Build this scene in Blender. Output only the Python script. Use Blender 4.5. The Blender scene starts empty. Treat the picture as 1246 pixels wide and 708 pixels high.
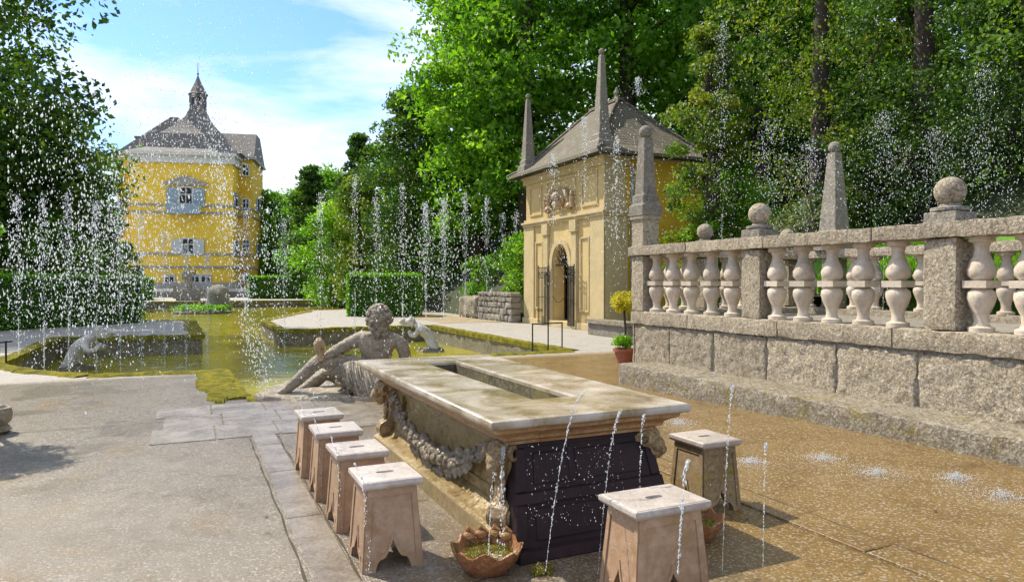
import bpy, bmesh, math, random
import numpy as np
from mathutils import Vector, Matrix, noise
from mathutils.geometry import tessellate_polygon, delaunay_2d_cdt
R = math.radians
PI = math.pi
SC = bpy.context.scene
COL = SC.collection
# ------------------------------------------------------------------ camera, sky, sun, exposure
H = 1.6
F = 850.0 / 1246.0
cam = bpy.data.cameras.new('camera'); cam.sensor_width = 36; cam.lens = 36 * F
cam.clip_start = 0.05; cam.clip_end = 2000
co = bpy.data.objects.new('camera', cam); COL.objects.link(co)
co.location = (0, 0, H); co.rotation_euler = (R(90 - 0.74), 0, 0)
SC.camera = co
SUNV = Vector((-0.67, 0.50, 1.0)).normalized()          # towards the sun
ELEV = math.asin(SUNV.z); AZ = math.atan2(SUNV.x, SUNV.y)
w = bpy.data.worlds.new("World"); SC.world = w; w.use_nodes = True
nt = w.node_tree; nt.nodes.clear()
N = nt.nodes.new; L = nt.links.new
out = N('ShaderNodeOutputWorld'); bg = N('ShaderNodeBackground'); bg.inputs[1].default_value = 0.15
sky = N('ShaderNodeTexSky'); sky.sky_type = 'NISHITA'; sky.sun_disc = False
sky.sun_elevation = ELEV; sky.sun_rotation = AZ; sky.air_density = 1.0; sky.dust_density = 0.3; sky.ozone_density = 6.0
tc = N('ShaderNodeTexCoord'); mp = N('ShaderNodeMapping'); mp.inputs['Scale'].default_value = (1.2, 1.2, 4.2)
mp.inputs['Location'].default_value = (0.35, 0.1, 0.55)
nz = N('ShaderNodeTexNoise'); nz.inputs['Scale'].default_value = 1.9; nz.inputs['Detail'].default_value = 8; nz.inputs['Roughness'].default_value = 0.56
nz.inputs['Distortion'].default_value = 0.35
cr = N('ShaderNodeValToRGB'); cr.color_ramp.elements[0].position = 0.39; cr.color_ramp.elements[1].position = 0.56
mx = N('ShaderNodeMixRGB'); mx.inputs[2].default_value = (5.0, 5.3, 5.9, 1)
mm = N('ShaderNodeMath'); mm.operation = 'MULTIPLY'; mm.inputs[1].default_value = 0.92
L(tc.outputs['Generated'], mp.inputs[0]); L(mp.outputs[0], nz.inputs[0]); L(nz.outputs[0], cr.inputs[0]); L(cr.outputs[0], mm.inputs[0])
tn = N('ShaderNodeMixRGB'); tn.blend_type = 'MULTIPLY'; tn.inputs[0].default_value = 1; tn.inputs[2].default_value = (0.78, 0.88, 1.08, 1)
L(sky.outputs[0], tn.inputs[1]); L(mm.outputs[0], mx.inputs[0]); L(tn.outputs[0], mx.inputs[1]); L(mx.outputs[0], bg.inputs[0]); L(bg.outputs[0], out.inputs[0])
sl = bpy.data.lights.new('sun', 'SUN'); sl.energy = 4.3; sl.angle = R(0.55); sl.color = (1, 0.93, 0.80)
so = bpy.data.objects.new('sun', sl); COL.objects.link(so)
so.rotation_euler = SUNV.to_track_quat('Z', 'Y').to_euler(); so.location = (-20, 15, 30)
SC.view_settings.view_transform = 'Standard'; SC.view_settings.look = 'None'
SC.view_settings.exposure = 0.72; SC.view_settings.gamma = 1
SC.view_settings.use_curve_mapping = False
SC.cycles.max_bounces = 6; SC.cycles.transparent_max_bounces = 6

# ------------------------------------------------------------------ frame of the place: n across the table, s along it
A = math.atan2(395, 850)
CN, SN = math.cos(A), math.sin(A)
def W(n, s, z=0.0): return Vector((n * CN - s * SN, n * SN + s * CN, z))
def toNS(x, y): return (x * CN + y * SN, -x * SN + y * CN)
def G(px, py, z=0.0):                                   # ground point seen at a pixel of the photograph (survey helper)
    d = (H - z) * 850 / (py - 343); return Vector(((px - 623) / 850 * d, d, z))
def D(px, py, d): return Vector(((px - 623) / 850 * d, d, H - (py - 343) / 850 * d))

# ------------------------------------------------------------------ objects
def link(o, parent=None):
    COL.objects.link(o)
    if parent is not None: o.parent = parent
    return o
def tag(o, label=None, cat=None, group=None, kind=None):
    if label: o['label'] = label
    if cat: o['category'] = cat
    if group: o['group'] = group
    if kind: o['kind'] = kind
    return o
def empty(name, loc=(0, 0, 0), rz=0.0):
    o = bpy.data.objects.new(name, None); o.empty_display_size = 0.2
    o.location = loc; o.rotation_euler = (0, 0, rz); return link(o)
def copy_tree(o, parent=None):
    c = o.copy(); COL.objects.link(c)
    if parent is not None: c.parent = parent
    for ch in list(o.children): copy_tree(ch, c)
    return c

class MB:
    def __init__(s): s.v = []; s.f = []
    def add(s, vs, fs):
        b = len(s.v); s.v += [tuple(p) for p in vs]; s.f += [tuple(i + b for i in f) for f in fs]; return s
    def box(s, x0, x1, y0, y1, z0, z1):
        return s.add([(x0, y0, z0), (x1, y0, z0), (x1, y1, z0), (x0, y1, z0), (x0, y0, z1), (x1, y0, z1), (x1, y1, z1), (x0, y1, z1)],
                     [(3, 2, 1, 0), (4, 5, 6, 7), (0, 1, 5, 4), (1, 2, 6, 5), (2, 3, 7, 6), (3, 0, 4, 7)])
    def rings(s, rs, closed=True, cap0=True, cap1=True):
        n = len(rs[0]); vs = [p for r in rs for p in r]; fs = []
        for i in range(len(rs) - 1):
            for j in range(n if closed else n - 1):
                k = (j + 1) % n; fs.append((i * n + j, i * n + k, (i + 1) * n + k, (i + 1) * n + j))
        if cap0: fs.append(tuple(reversed(range(n))))
        if cap1: fs.append(tuple(range((len(rs) - 1) * n, len(rs) * n)))
        return s.add(vs, fs)
    def loft(s, rects, cap0=True, cap1=True):           # rects: x0,x1,y0,y1,z
        return s.rings([[(a, c, z), (b, c, z), (b, d, z), (a, d, z)] for a, b, c, d, z in rects], True, cap0, cap1)
    def lathe(s, prof, c=(0, 0, 0), n=20):
        rs = []
        for r, z in prof: rs.append([(c[0] + r * math.cos(2 * PI * j / n), c[1] + r * math.sin(2 * PI * j / n), c[2] + z) for j in range(n)])
        return s.rings(rs)
    def tube(s, pts, rad, n=8):
        pts = [Vector(p) for p in pts]; rs = []
        if not isinstance(rad, (list, tuple)): rad = [rad] * len(pts)
        up = None
        for i, p in enumerate(pts):
            t = (pts[min(i + 1, len(pts) - 1)] - pts[max(i - 1, 0)]).normalized()
            if up is None: up = Vector((0, 0, 1)) if abs(t.z) < 0.9 else Vector((1, 0, 0))
            a = t.cross(up).normalized(); b = a.cross(t).normalized(); up = b
            rs.append([tuple(p + (a * math.cos(2 * PI * j / n) + b * math.sin(2 * PI * j / n)) * rad[i]) for j in range(n)])
        return s.rings(rs)
    def ball(s, c, r, nu=12, nv=8, sc=(1, 1, 1)):
        rs = []
        for i in range(nv + 1):
            t = PI * (i / nv); rr = max(math.sin(t), 0.02)
            rs.append([(c[0] + r * sc[0] * rr * math.cos(2 * PI * j / nu), c[1] + r * sc[1] * rr * math.sin(2 * PI * j / nu), c[2] - r * sc[2] * math.cos(t)) for j in range(nu)])
        return s.rings(rs)
    def prism(s, poly, fn, t0, t1):                     # poly 2d, fn(u,v,t)->3d
        n = len(poly); vs = [fn(u, v, t0) for u, v in poly] + [fn(u, v, t1) for u, v in poly]
        tr = tessellate_polygon([[Vector((u, v, 0)) for u, v in poly]])
        fs = [tuple(t) for t in tr] + [tuple(i + n for i in reversed(t)) for t in tr]
        fs += [(j, (j + 1) % n, (j + 1) % n + n, j + n) for j in range(n)]
        return s.add(vs, fs)
    def build(s, name, m, parent=None, smooth=False, bevel=0, fix=True):
        me = bpy.data.meshes.new(name); me.from_pydata(s.v, [], s.f); me.update()
        if fix:
            b = bmesh.new(); b.from_mesh(me); bmesh.ops.recalc_face_normals(b, faces=b.faces); b.to_mesh(me); b.free()
        if smooth:
            me.polygons.foreach_set('use_smooth', [True] * len(me.polygons))
            try: me.set_sharp_from_angle(angle=R(45))
            except Exception: pass
        if m: me.materials.append(m)
        o = bpy.data.objects.new(name, me)
        if bevel:
            md = o.modifiers.new('b', 'BEVEL'); md.width = bevel; md.segments = 2; md.limit_method = 'ANGLE'; md.angle_limit = R(40)
        return link(o, parent)

def rough_box(x0, x1, y0, y1, z0, z1, name, m, parent, cell=0.08, amp=0.012, sc=6.0, lowfreq=0.0):
    """box with gridded faces pushed about by noise: worn stone"""
    b = bmesh.new()
    nx = max(1, int((x1 - x0) / cell)); ny = max(1, int((y1 - y0) / cell)); nzz = max(1, int((z1 - z0) / cell))
    cache = {}
    def V(i, j, k):
        q = (i, j, k)
        if q not in cache:
            p = Vector((x0 + (x1 - x0) * i / nx, y0 + (y1 - y0) * j / ny, z0 + (z1 - z0) * k / nzz))
            d = noise.noise_vector(p * sc) * amp + noise.noise_vector(p * sc * 3.1) * amp * 0.6
            if lowfreq: d += noise.noise_vector(p * 0.9) * lowfreq
            e = (i in (0, nx)) + (j in (0, ny)) + (k in (0, nzz))
            if e >= 2:
                c = Vector(((x0 + x1) / 2, (y0 + y1) / 2, (z0 + z1) / 2))
                dd = Vector(((0 if 0 < i < nx else (1 if i == 0 else -1)), (0 if 0 < j < ny else (1 if j == 0 else -1)), (0 if 0 < k < nzz else (1 if k == 0 else -1))))
                d += dd * amp * (0.7 + 0.9 * noise.noise(p * 5))
            cache[q] = b.verts.new(p + d)
        return cache[q]
    for i in range(nx):
        for j in range(ny):
            for k in (0, nzz): b.faces.new((V(i, j, k), V(i + 1, j, k), V(i + 1, j + 1, k), V(i, j + 1, k)))
        for k in range(nzz):
            for j in (0, ny): b.faces.new((V(i, j, k), V(i + 1, j, k), V(i + 1, j, k + 1), V(i, j, k + 1)))
    for j in range(ny):
        for k in range(nzz):
            for i in (0, nx): b.faces.new((V(i, j, k), V(i, j + 1, k), V(i, j + 1, k + 1), V(i, j, k + 1)))
    bmesh.ops.recalc_face_normals(b, faces=b.faces)
    me = bpy.data.meshes.new(name); b.to_mesh(me); b.free(); me.materials.append(m)
    me.polygons.foreach_set('use_smooth', [True] * len(me.polygons))
    try: me.set_sharp_from_angle(angle=R(50))
    except Exception: pass
    return link(bpy.data.objects.new(name, me), parent)

# ------------------------------------------------------------------ materials
class MT:
    def __init__(s, name):
        s.m = bpy.data.materials.new(name); s.m.use_nodes = True; s.t = s.m.node_tree; s.t.nodes.clear()
        s.o = s.n('ShaderNodeOutputMaterial')
    def n(s, t, **k):
        x = s.t.nodes.new(t)
        for a, b in k.items():
            if a in x.inputs.keys(): x.inputs[a].default_value = b
            else: setattr(x, a, b)
        return x
    def l(s, a, b): s.t.links.new(a, b)
    def coord(s, scale=(1, 1, 1), obj=True):
        c = s.n('ShaderNodeTexCoord'); g = s.n('ShaderNodeMapping'); g.inputs['Scale'].default_value = scale
        s.l(c.outputs['Object' if obj else 'Generated'], g.inputs[0]); return g.outputs[0]
    def noise(s, vec, scale, detail=6, rough=0.6, dist=0.0):
        x = s.n('ShaderNodeTexNoise'); x.inputs['Scale'].default_value = scale; x.inputs['Detail'].default_value = detail
        x.inputs['Roughness'].default_value = rough; x.inputs['Distortion'].default_value = dist
        s.l(vec, x.inputs['Vector']); return x.outputs[0]
    def vor(s, vec, scale, feat='F1', out=0):
        x = s.n('ShaderNodeTexVoronoi'); x.feature = feat; x.inputs['Scale'].default_value = scale; s.l(vec, x.inputs['Vector']); return x.outputs[out]
    def ramp(s, v, stops):
        x = s.n('ShaderNodeValToRGB'); e = x.color_ramp.elements
        while len(e) < len(stops): e.new(0.5)
        for i, (p, c) in enumerate(stops):
            e[i].position = p; e[i].color = tuple(c) + (1,) if isinstance(c, (tuple, list)) else (c, c, c, 1)
        s.l(v, x.inputs[0]); return x.outputs[0]
    def mix(s, f, a, b, mode='MIX'):
        x = s.n('ShaderNodeMixRGB'); x.blend_type = mode
        for i, q in enumerate((f, a, b)):
            if isinstance(q, (int, float)): x.inputs[i].default_value = q if i == 0 else (q, q, q, 1)
            elif isinstance(q, (tuple, list)): x.inputs[i].default_value = tuple(q) + (1,)
            else: s.l(q, x.inputs[i])
        return x.outputs[0]
    def math(s, op, a, b=None, c=None, clamp=False):
        x = s.n('ShaderNodeMath'); x.operation = op; x.use_clamp = clamp
        for i, q in enumerate((a, b, c)):
            if q is None: continue
            if isinstance(q, (int, float)): x.inputs[i].default_value = q
            else: s.l(q, x.inputs[i])
        return x.outputs[0]
    def bump(s, h, strength=0.5, dist=0.02, normal=None):
        x = s.n('ShaderNodeBump'); x.inputs['Strength'].default_value = strength; x.inputs['Distance'].default_value = dist
        s.l(h, x.inputs['Height'])
        if normal is not None: s.l(normal, x.inputs['Normal'])
        return x.outputs[0]
    def prin(s, col, rough=0.7, normal=None, spec=0.5, metal=0.0, **k):
        p = s.n('ShaderNodeBsdfPrincipled')
        for nm, q in (('Base Color', col), ('Roughness', rough), ('Metallic', metal), ('Specular IOR Level', spec)):
            if isinstance(q, (int, float)): p.inputs[nm].default_value = q
            elif isinstance(q, (tuple, list)): p.inputs[nm].default_value = tuple(q) + (1,)
            else: s.l(q, p.inputs[nm])
        for nm, q in k.items(): p.inputs[nm.replace('_', ' ')].default_value = q
        if normal is not None: s.l(normal, p.inputs['Normal'])
        s.l(p.outputs[0], s.o.inputs[0]); return s.m
    def sep(s, v):
        x = s.n('ShaderNodeSeparateXYZ'); s.l(v, x.inputs[0]); return x.outputs

def stone(name, c1, c2, c3, sc=1.0, pits=0.6, bumpd=0.02, rough=0.8, moss=0.0, mosscol=(0.22, 0.17, 0.02), wet=0.0):
    t = MT(name); v0 = t.coord()
    oi = t.n('ShaderNodeObjectInfo'); va = t.n('ShaderNodeVectorMath'); va.operation = 'ADD'; t.l(v0, va.inputs[0])
    t.l(t.math('MULTIPLY', oi.outputs['Random'], 37.0), va.inputs[1]); v = va.outputs[0]
    a = t.noise(v, 2.2 * sc, 8, 0.65); b = t.noise(v, 14 * sc, 6, 0.7)
    col = t.mix(t.ramp(a, [(0.3, 0.0), (0.7, 1.0)]), c1, c2)
    col = t.mix(t.ramp(b, [(0.45, 0.0), (0.75, 1.0)]), col, c3)
    vo = t.vor(v, 34 * sc); pt = t.ramp(t.noise(v, 32 * sc, 6, 0.8), [(0.36, 0.0), (0.47, 1.0)]); pt = t.math('MULTIPLY', pt, t.ramp(t.noise(v, 75 * sc, 3, 0.7), [(0.36, 0.45), (0.45, 1.0)]))
    col = t.mix(t.math('MULTIPLY', t.math('SUBTRACT', 1.0, pt), pits), col, tuple(x * 0.42 for x in c1))
    if moss:
        mm_ = t.ramp(t.noise(v, 3.1, 6, 0.7, 0.4), [(0.62 - moss * 0.25, 0.0), (0.74 - moss * 0.2, 1.0)])
        col = t.mix(t.math('MULTIPLY', mm_, 0.8), col, mosscol)
    h = t.math('ADD', t.math('MULTIPLY', pt, 0.8), t.math('MULTIPLY', b, 0.5)); h = t.math('ADD', h, t.math('MULTIPLY', vo, 0.3))
    vr = t.math('ADD', 0.86, t.math('MULTIPLY', oi.outputs['Random'], 0.24)); col = t.mix(1.0, col, vr, 'MULTIPLY')
    rg = rough
    if wet:
        wm = t.ramp(t.noise(v, 1.3, 4, 0.6), [(0.4, 0.0), (0.62, 1.0)])
        rg = t.math('SUBTRACT', rough, t.math('MULTIPLY', wm, wet))
        col = t.mix(t.math('MULTIPLY', wm, 0.35), col, tuple(x * 0.5 for x in c1))
    return t.prin(col, rg, t.bump(h, 0.75, bumpd))

M = {}
M['tufa'] = stone('tufa', (0.32, 0.255, 0.165), (0.47, 0.39, 0.27), (0.58, 0.51, 0.39), 0.9, 0.75, 0.035, 0.9)
M['tufa_bench'] = stone('tufa_bench', (0.20, 0.16, 0.10), (0.34, 0.285, 0.195), (0.50, 0.45, 0.35), 0.9, 0.7, 0.045, 0.8, moss=0.35)
M['tufa_dark'] = stone('tufa_dark', (0.20, 0.17, 0.125), (0.30, 0.26, 0.20), (0.46, 0.43, 0.36), 1.2, 0.5, 0.02, 0.9)
M['joint'] = stone('joint', (0.26, 0.23, 0.18), (0.34, 0.31, 0.26), (0.4, 0.37, 0.32), 1, 0.2, 0.01)
M['pink'] = stone('pale_marble', (0.46, 0.37, 0.26), (0.60, 0.50, 0.38), (0.66, 0.59, 0.48), 0.8, 0.15, 0.004, 0.6, moss=0.12, mosscol=(0.30, 0.25, 0.17))
M['stoolstone'] = stone('stool_stone', (0.27, 0.15, 0.07), (0.42, 0.26, 0.15), (0.48, 0.33, 0.21), 0.8, 0.04, 0.0018, 0.5, moss=0.1, mosscol=(0.27, 0.17, 0.06))
M['stooltop'] = stone('stool_top_sky_sheen', (0.46, 0.38, 0.31), (0.58, 0.50, 0.43), (0.64, 0.58, 0.52), 1.0, 0.1, 0.003, 0.34, wet=0.22)  # seat stone whitened: the sky's pale reflection is put into its colour
M['stoolmoss'] = stone('stool_mossy', (0.22, 0.14, 0.06), (0.34, 0.23, 0.11), (0.42, 0.32, 0.19), 1.2, 0.25, 0.006, 0.5, moss=0.5, mosscol=(0.26, 0.20, 0.03), wet=0.3)
M['tablestone'] = stone('table_stone', (0.27, 0.175, 0.06), (0.40, 0.28, 0.11), (0.50, 0.38, 0.20), 1.0, 0.3, 0.007, 0.5, moss=0.45, mosscol=(0.20, 0.17, 0.03), wet=0.3)
M['cornice'] = stone('table_cornice', (0.33, 0.17, 0.065), (0.46, 0.27, 0.125), (0.56, 0.39, 0.23), 1.3, 0.2, 0.005, 0.4, moss=0.15, mosscol=(0.2, 0.15, 0.05), wet=0.25)
M['carved'] = stone('carved_stone', (0.24, 0.145, 0.055), (0.42, 0.28, 0.13), (0.56, 0.43, 0.27), 1.6, 0.4, 0.008, 0.35, moss=0.3, mosscol=(0.25, 0.16, 0.02))
M['statue'] = stone('statue_stone', (0.24, 0.18, 0.105), (0.46, 0.38, 0.26), (0.66, 0.58, 0.46), 1.8, 0.65, 0.02, 0.6, moss=0.15, mosscol=(0.13, 0.10, 0.05), wet=0.25)
M['statue_white'] = stone('pale_statue_stone', (0.42, 0.38, 0.32), (0.6, 0.57, 0.52), (0.7, 0.68, 0.64), 1.4, 0.3, 0.012, 0.5, moss=0.3, mosscol=(0.3, 0.2, 0.06))
M['garland'] = stone('garland_stone', (0.16, 0.12, 0.07), (0.32, 0.26, 0.17), (0.5, 0.44, 0.34), 3, 0.4, 0.006, 0.3, wet=0.1)
M['terracotta'] = stone('terracotta', (0.25, 0.085, 0.025), (0.38, 0.15, 0.05), (0.5, 0.28, 0.12), 2, 0.3, 0.008, 0.4, moss=0.3, mosscol=(0.2, 0.12, 0.02))
M['pot'] = stone('clay_pot', (0.30, 0.08, 0.04), (0.36, 0.11, 0.05), (0.42, 0.18, 0.1), 2, 0.1, 0.003, 0.7)

def slate():
    t = MT('black_slate'); v = t.coord()
    a = t.noise(v, 5, 8, 0.7); col = t.ramp(a, [(0.3, (0.018, 0.010, 0.010)), (0.75, (0.05, 0.03, 0.03))])
    return t.prin(col, t.ramp(a, [(0.3, 0.5), (0.7, 0.75)]), t.bump(t.noise(v, 30, 5), 0.5, 0.006), 0.2)
M['slate'] = slate()

def tabletop():
    t = MT('wet_table_top'); v = t.coord(); x, y, z = t.sep(v)
    a = t.noise(v, 2.4, 8, 0.62, 0.5); b = t.noise(v, 18, 6, 0.7)
    col = t.ramp(a, [(0.28, (0.11, 0.075, 0.03)), (0.42, (0.25, 0.19, 0.11)), (0.54, (0.40, 0.34, 0.26)), (0.74, (0.54, 0.50, 0.44))])
    col = t.mix(t.ramp(b, [(0.5, 0.0), (0.8, 0.6)]), col, (0.46, 0.40, 0.32))
    alg = t.ramp(t.noise(v, 1.5, 7, 0.7, 0.8), [(0.50, 0.0), (0.60, 1.0)])
    near = t.ramp(t.math('ADD', t.math('ABSOLUTE', t.math('ADD', x, 0.12)), 0.0), [(0.1, 1.0), (0.42, 0.0)])
    col = t.mix(t.math('MULTIPLY', t.math('MULTIPLY', alg, near), 0.8), col, (0.20, 0.15, 0.02))
    wet = t.ramp(t.noise(v, 2.0, 5, 0.6, 0.3), [(0.38, 0.0), (0.54, 1.0)])
    rg = t.math('SUBTRACT', 0.40, t.math('MULTIPLY', wet, 0.27))
    nb = t.math('ADD', t.math('MULTIPLY', b, 0.6), t.noise(v, 60, 3))
    return t.prin(col, rg, t.bump(nb, 0.45, 0.006), 0.6)
M['tabletop'] = tabletop()

def ground_mat():
    t = MT('aggregate_paving'); v = t.coord(); x, y, z = t.sep(v)
    big = t.noise(v, 0.55, 6, 0.6, 0.6); mid = t.noise(v, 2.3, 6, 0.65, 0.3); fine = t.noise(v, 62, 5, 0.8); peb = t.vor(v, 75); pebc = t.vor(v, 75, 'F1', 1)
    grey = t.mix(t.ramp(mid, [(0.3, 0.0), (0.7, 1.0)]), (0.25, 0.215, 0.165), (0.39, 0.35, 0.29))
    ochre = t.mix(t.ramp(mid, [(0.3, 0.0), (0.7, 1.0)]), (0.25, 0.15, 0.038), (0.40, 0.265, 0.09))
    side = t.ramp(t.math('ADD', t.math('MULTIPLY', x, 0.16), t.math('MULTIPLY', big, 0.9)), [(0.62, 0.0), (0.95, 1.0)])
    patch = t.ramp(t.noise(v, 0.9, 6, 0.7, 0.7), [(0.55, 0.0), (0.66, 0.75)])
    f = t.math('MAXIMUM', side, patch)
    col = t.mix(f, grey, ochre)
    # gravel of the paths beyond the basins and on the far side
    far = t.ramp(t.math('MULTIPLY', y, 0.02), [(0.262, 0.0), (0.276, 1.0)])
    gr = t.mix(t.ramp(mid, [(0.3, 0.0), (0.7, 1.0)]), (0.34, 0.315, 0.275), (0.44, 0.41, 0.365))
    col = t.mix(far, col, gr)
    col = t.mix(t.ramp(fine, [(0.38, 0.75), (0.56, 0.0)]), col, (0.12, 0.09, 0.05))
    sp = t.n('ShaderNodeSeparateColor'); t.l(pebc, sp.inputs[0])
    col = t.mix(t.ramp(sp.outputs[0], [(0.80, 0.0), (0.88, 0.5)]), col, (0.60, 0.54, 0.44))
    col = t.mix(t.ramp(t.noise(v, 4.5, 7, 0.7, 1.0), [(0.52, 0.0), (0.66, 0.5)]), col, t.mix(1.0, col, (0.55, 0.46, 0.34), 'MULTIPLY'))
    # water lying on it
    wn = t.noise(v, 0.8, 7, 0.62, 0.5)
    wet = t.ramp(wn, [(0.36, 0.0), (0.56, 1.0)])
    wet = t.math('MULTIPLY', wet, t.math('SUBTRACT', 1.0, far))
    nearstool = t.ramp(t.math('ABSOLUTE', t.math('SUBTRACT', x, 0.3)), [(0.25, 1.0), (0.8, 0.0)])
    undert = t.ramp(t.math('ABSOLUTE', t.math('SUBTRACT', x, 2.2)), [(1.1, 0.9), (1.9, 0.0)])
    undert = t.math('MULTIPLY', undert, t.math('SUBTRACT', 1.0, far))
    wet = t.math('MAXIMUM', wet, undert)
    wet = t.math('MAXIMUM', wet, t.math('MULTIPLY', nearstool, t.math('MULTIPLY', t.math('SUBTRACT', 1.0, far), t.ramp(mid, [(0.3, 0.4), (0.6, 1.0)]))))
    col = t.mix(t.math('MULTIPLY', wet, 0.6), col, t.mix(1.0, col, (0.42, 0.36, 0.28), 'MULTIPLY'))
    rg = t.math('SUBTRACT', 0.75, t.math('MULTIPLY', wet, t.math('ADD', 0.46, t.math('MULTIPLY', mid, 0.22))))
    h = t.math('ADD', t.math('MULTIPLY', peb, -0.7), t.math('MULTIPLY', fine, 1.3))
    st = t.n('ShaderNodeBump'); st.inputs['Distance'].default_value = 0.008
    t.l(t.math('SUBTRACT', 1.0, t.math('MULTIPLY', wet, 0.5)), st.inputs['Strength']); t.l(h, st.inputs['Height'])
    return t.prin(col, rg, st.outputs[0], 0.5)
M['ground'] = ground_mat()

def slab_mat():
    t = MT('wet_paving_slab'); v = t.coord()
    mid = t.noise(v, 2.6, 6, 0.65, 0.4); fine = t.noise(v, 50, 4, 0.75)
    col = t.ramp(mid, [(0.3, (0.17, 0.13, 0.085)), (0.6, (0.30, 0.26, 0.20)), (0.8, (0.4, 0.36, 0.3))])
    col = t.mix(t.ramp(fine, [(0.42, 0.5), (0.6, 0.0)]), col, (0.08, 0.06, 0.04))
    return t.prin(col, t.ramp(mid, [(0.3, 0.18), (0.7, 0.42)]), t.bump(fine, 0.6, 0.006), 0.5)
M['slab'] = slab_mat()

def moss_mat():
    t = MT('moss_kerb'); v = t.coord()
    a = t.noise(v, 5.0, 8, 0.75); b = t.noise(v, 30, 5, 0.8)
    col = t.ramp(a, [(0.3, (0.10, 0.085, 0.04)), (0.44, (0.13, 0.13, 0.015)), (0.58, (0.30, 0.25, 0.02)), (0.75, (0.40, 0.33, 0.06))])
    col = t.mix(t.ramp(b, [(0.4, 0.6), (0.55, 0.0)]), col, (0.09, 0.08, 0.015))
    return t.prin(col, 0.95, t.bump(b, 0.9, 0.04), 0.1)
M['moss'] = moss_mat()
M['basin'] = stone('basin_wall_stone', (0.10, 0.085, 0.05), (0.22, 0.18, 0.11), (0.36, 0.32, 0.24), 0.8, 0.8, 0.05, 0.8, moss=0.5, mosscol=(0.16, 0.15, 0.02))

def water_mat():
    t = MT('pond_water'); v = t.coord()
    a = t.noise(v, 0.35, 5, 0.6)
    col = t.ramp(a, [(0.3, (0.15, 0.19, 0.008)), (0.55, (0.34, 0.29, 0.012)), (0.8, (0.50, 0.38, 0.02))])  # murky green-yellow, with the palace's yellow reflection partly put into the colour
    d = t.n('ShaderNodeBsdfDiffuse'); t.l(col, d.inputs[0])
    g = t.n('ShaderNodeBsdfGlossy'); g.inputs['Roughness'].default_value = 0.04; g.inputs[0].default_value = (0.95, 0.97, 0.95, 1)
    h = t.math('ADD', t.noise(v, 11, 3, 0.5, 0.3), t.math('MULTIPLY', t.noise(v, 2.6, 2), 1.2)); wv = t.vor(v, 1.6); h = t.math('ADD', h, t.math('MULTIPLY', t.math('SINE', t.math('MULTIPLY', wv, 55.0)), t.ramp(wv, [(0.05, 0.5), (0.35, 0.0)])))
    bm = t.bump(h, 0.2, 0.05); t.l(bm, g.inputs['Normal'])
    fr = t.n('ShaderNodeFresnel'); fr.inputs[0].default_value = 1.55; t.l(bm, fr.inputs['Normal'])
    ms = t.n('ShaderNodeMixShader'); t.l(t.math('ADD', t.math('MULTIPLY', fr.outputs[0], 0.85), 0.08), ms.inputs[0]); t.l(d.outputs[0], ms.inputs[1]); t.l(g.outputs[0], ms.inputs[2])
    t.l(ms.outputs[0], t.o.inputs[0]); return t.m
M['water'] = water_mat()

def drop_mat():
    t = MT('water_drops')
    d = t.n('ShaderNodeBsdfDiffuse'); d.inputs[0].default_value = (0.86, 0.89, 0.92, 1)
    tr = t.n('ShaderNodeBsdfTranslucent'); tr.inputs[0].default_value = (0.86, 0.89, 0.92, 1)
    g = t.n('ShaderNodeBsdfGlass'); g.inputs['IOR'].default_value = 1.33; g.inputs['Roughness'].default_value = 0.05
    m1 = t.n('ShaderNodeMixShader'); m1.inputs[0].default_value = 0.6; t.l(d.outputs[0], m1.inputs[1]); t.l(tr.outputs[0], m1.inputs[2])
    m2 = t.n('ShaderNodeMixShader'); m2.inputs[0].default_value = 0.3; t.l(m1.outputs[0], m2.inputs[1]); t.l(g.outputs[0], m2.inputs[2])
    t.l(m2.outputs[0], t.o.inputs[0]); return t.m
M['drops'] = drop_mat()

def stream_mat():
    t = MT('clear_stream'); g = t.n('ShaderNodeBsdfGlass'); g.inputs['IOR'].default_value = 1.33; g.inputs['Roughness'].default_value = 0.08
    d = t.n('ShaderNodeBsdfTranslucent'); d.inputs[0].default_value = (0.86, 0.9, 0.93, 1); m1 = t.n('ShaderNodeMixShader'); m1.inputs[0].default_value = 0.42
    t.l(g.outputs[0], m1.inputs[1]); t.l(d.outputs[0], m1.inputs[2]); t.l(m1.outputs[0], t.o.inputs[0]); return t.m
M['stream'] = stream_mat()

def leaf_mat(name, c1, c2, c3, trans=0.42, tmul=(1.5, 1.6, 0.6)):
    t = MT(name)
    at = t.n('ShaderNodeAttribute'); at.attribute_name = 'var'
    col = t.ramp(at.outputs['Fac'], [(0.0, c1), (0.55, c2), (1.0, c3)])
    d = t.n('ShaderNodeBsdfPrincipled'); d.inputs['Roughness'].default_value = 0.55; d.inputs['Specular IOR Level'].default_value = 0.3; t.l(col, d.inputs['Base Color'])
    tr = t.n('ShaderNodeBsdfTranslucent'); t.l(t.mix(1.0, col, tmul, 'MULTIPLY'), tr.inputs[0])
    ms = t.n('ShaderNodeMixShader'); ms.inputs[0].default_value = trans; t.l(d.outputs[0], ms.inputs[1]); t.l(tr.outputs[0], ms.inputs[2])
    t.l(ms.outputs[0], t.o.inputs[0]); return t.m
M['leaf'] = leaf_mat('leaf_broad', (0.05, 0.13, 0.01), (0.11, 0.25, 0.015), (0.2, 0.38, 0.03), 0.5)
M['leaf_bright'] = leaf_mat('leaf_bright', (0.055, 0.15, 0.012), (0.13, 0.28, 0.02), (0.26, 0.43, 0.04), 0.55)
M['leaf_yew'] = leaf_mat('leaf_yew', (0.02, 0.055, 0.012), (0.06, 0.13, 0.018), (0.17, 0.27, 0.03), 0.4)
M['leaf_rust'] = leaf_mat('leaf_yew_rusty', (0.045, 0.095, 0.012), (0.11, 0.18, 0.018), (0.27, 0.27, 0.03), 0.45)
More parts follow.
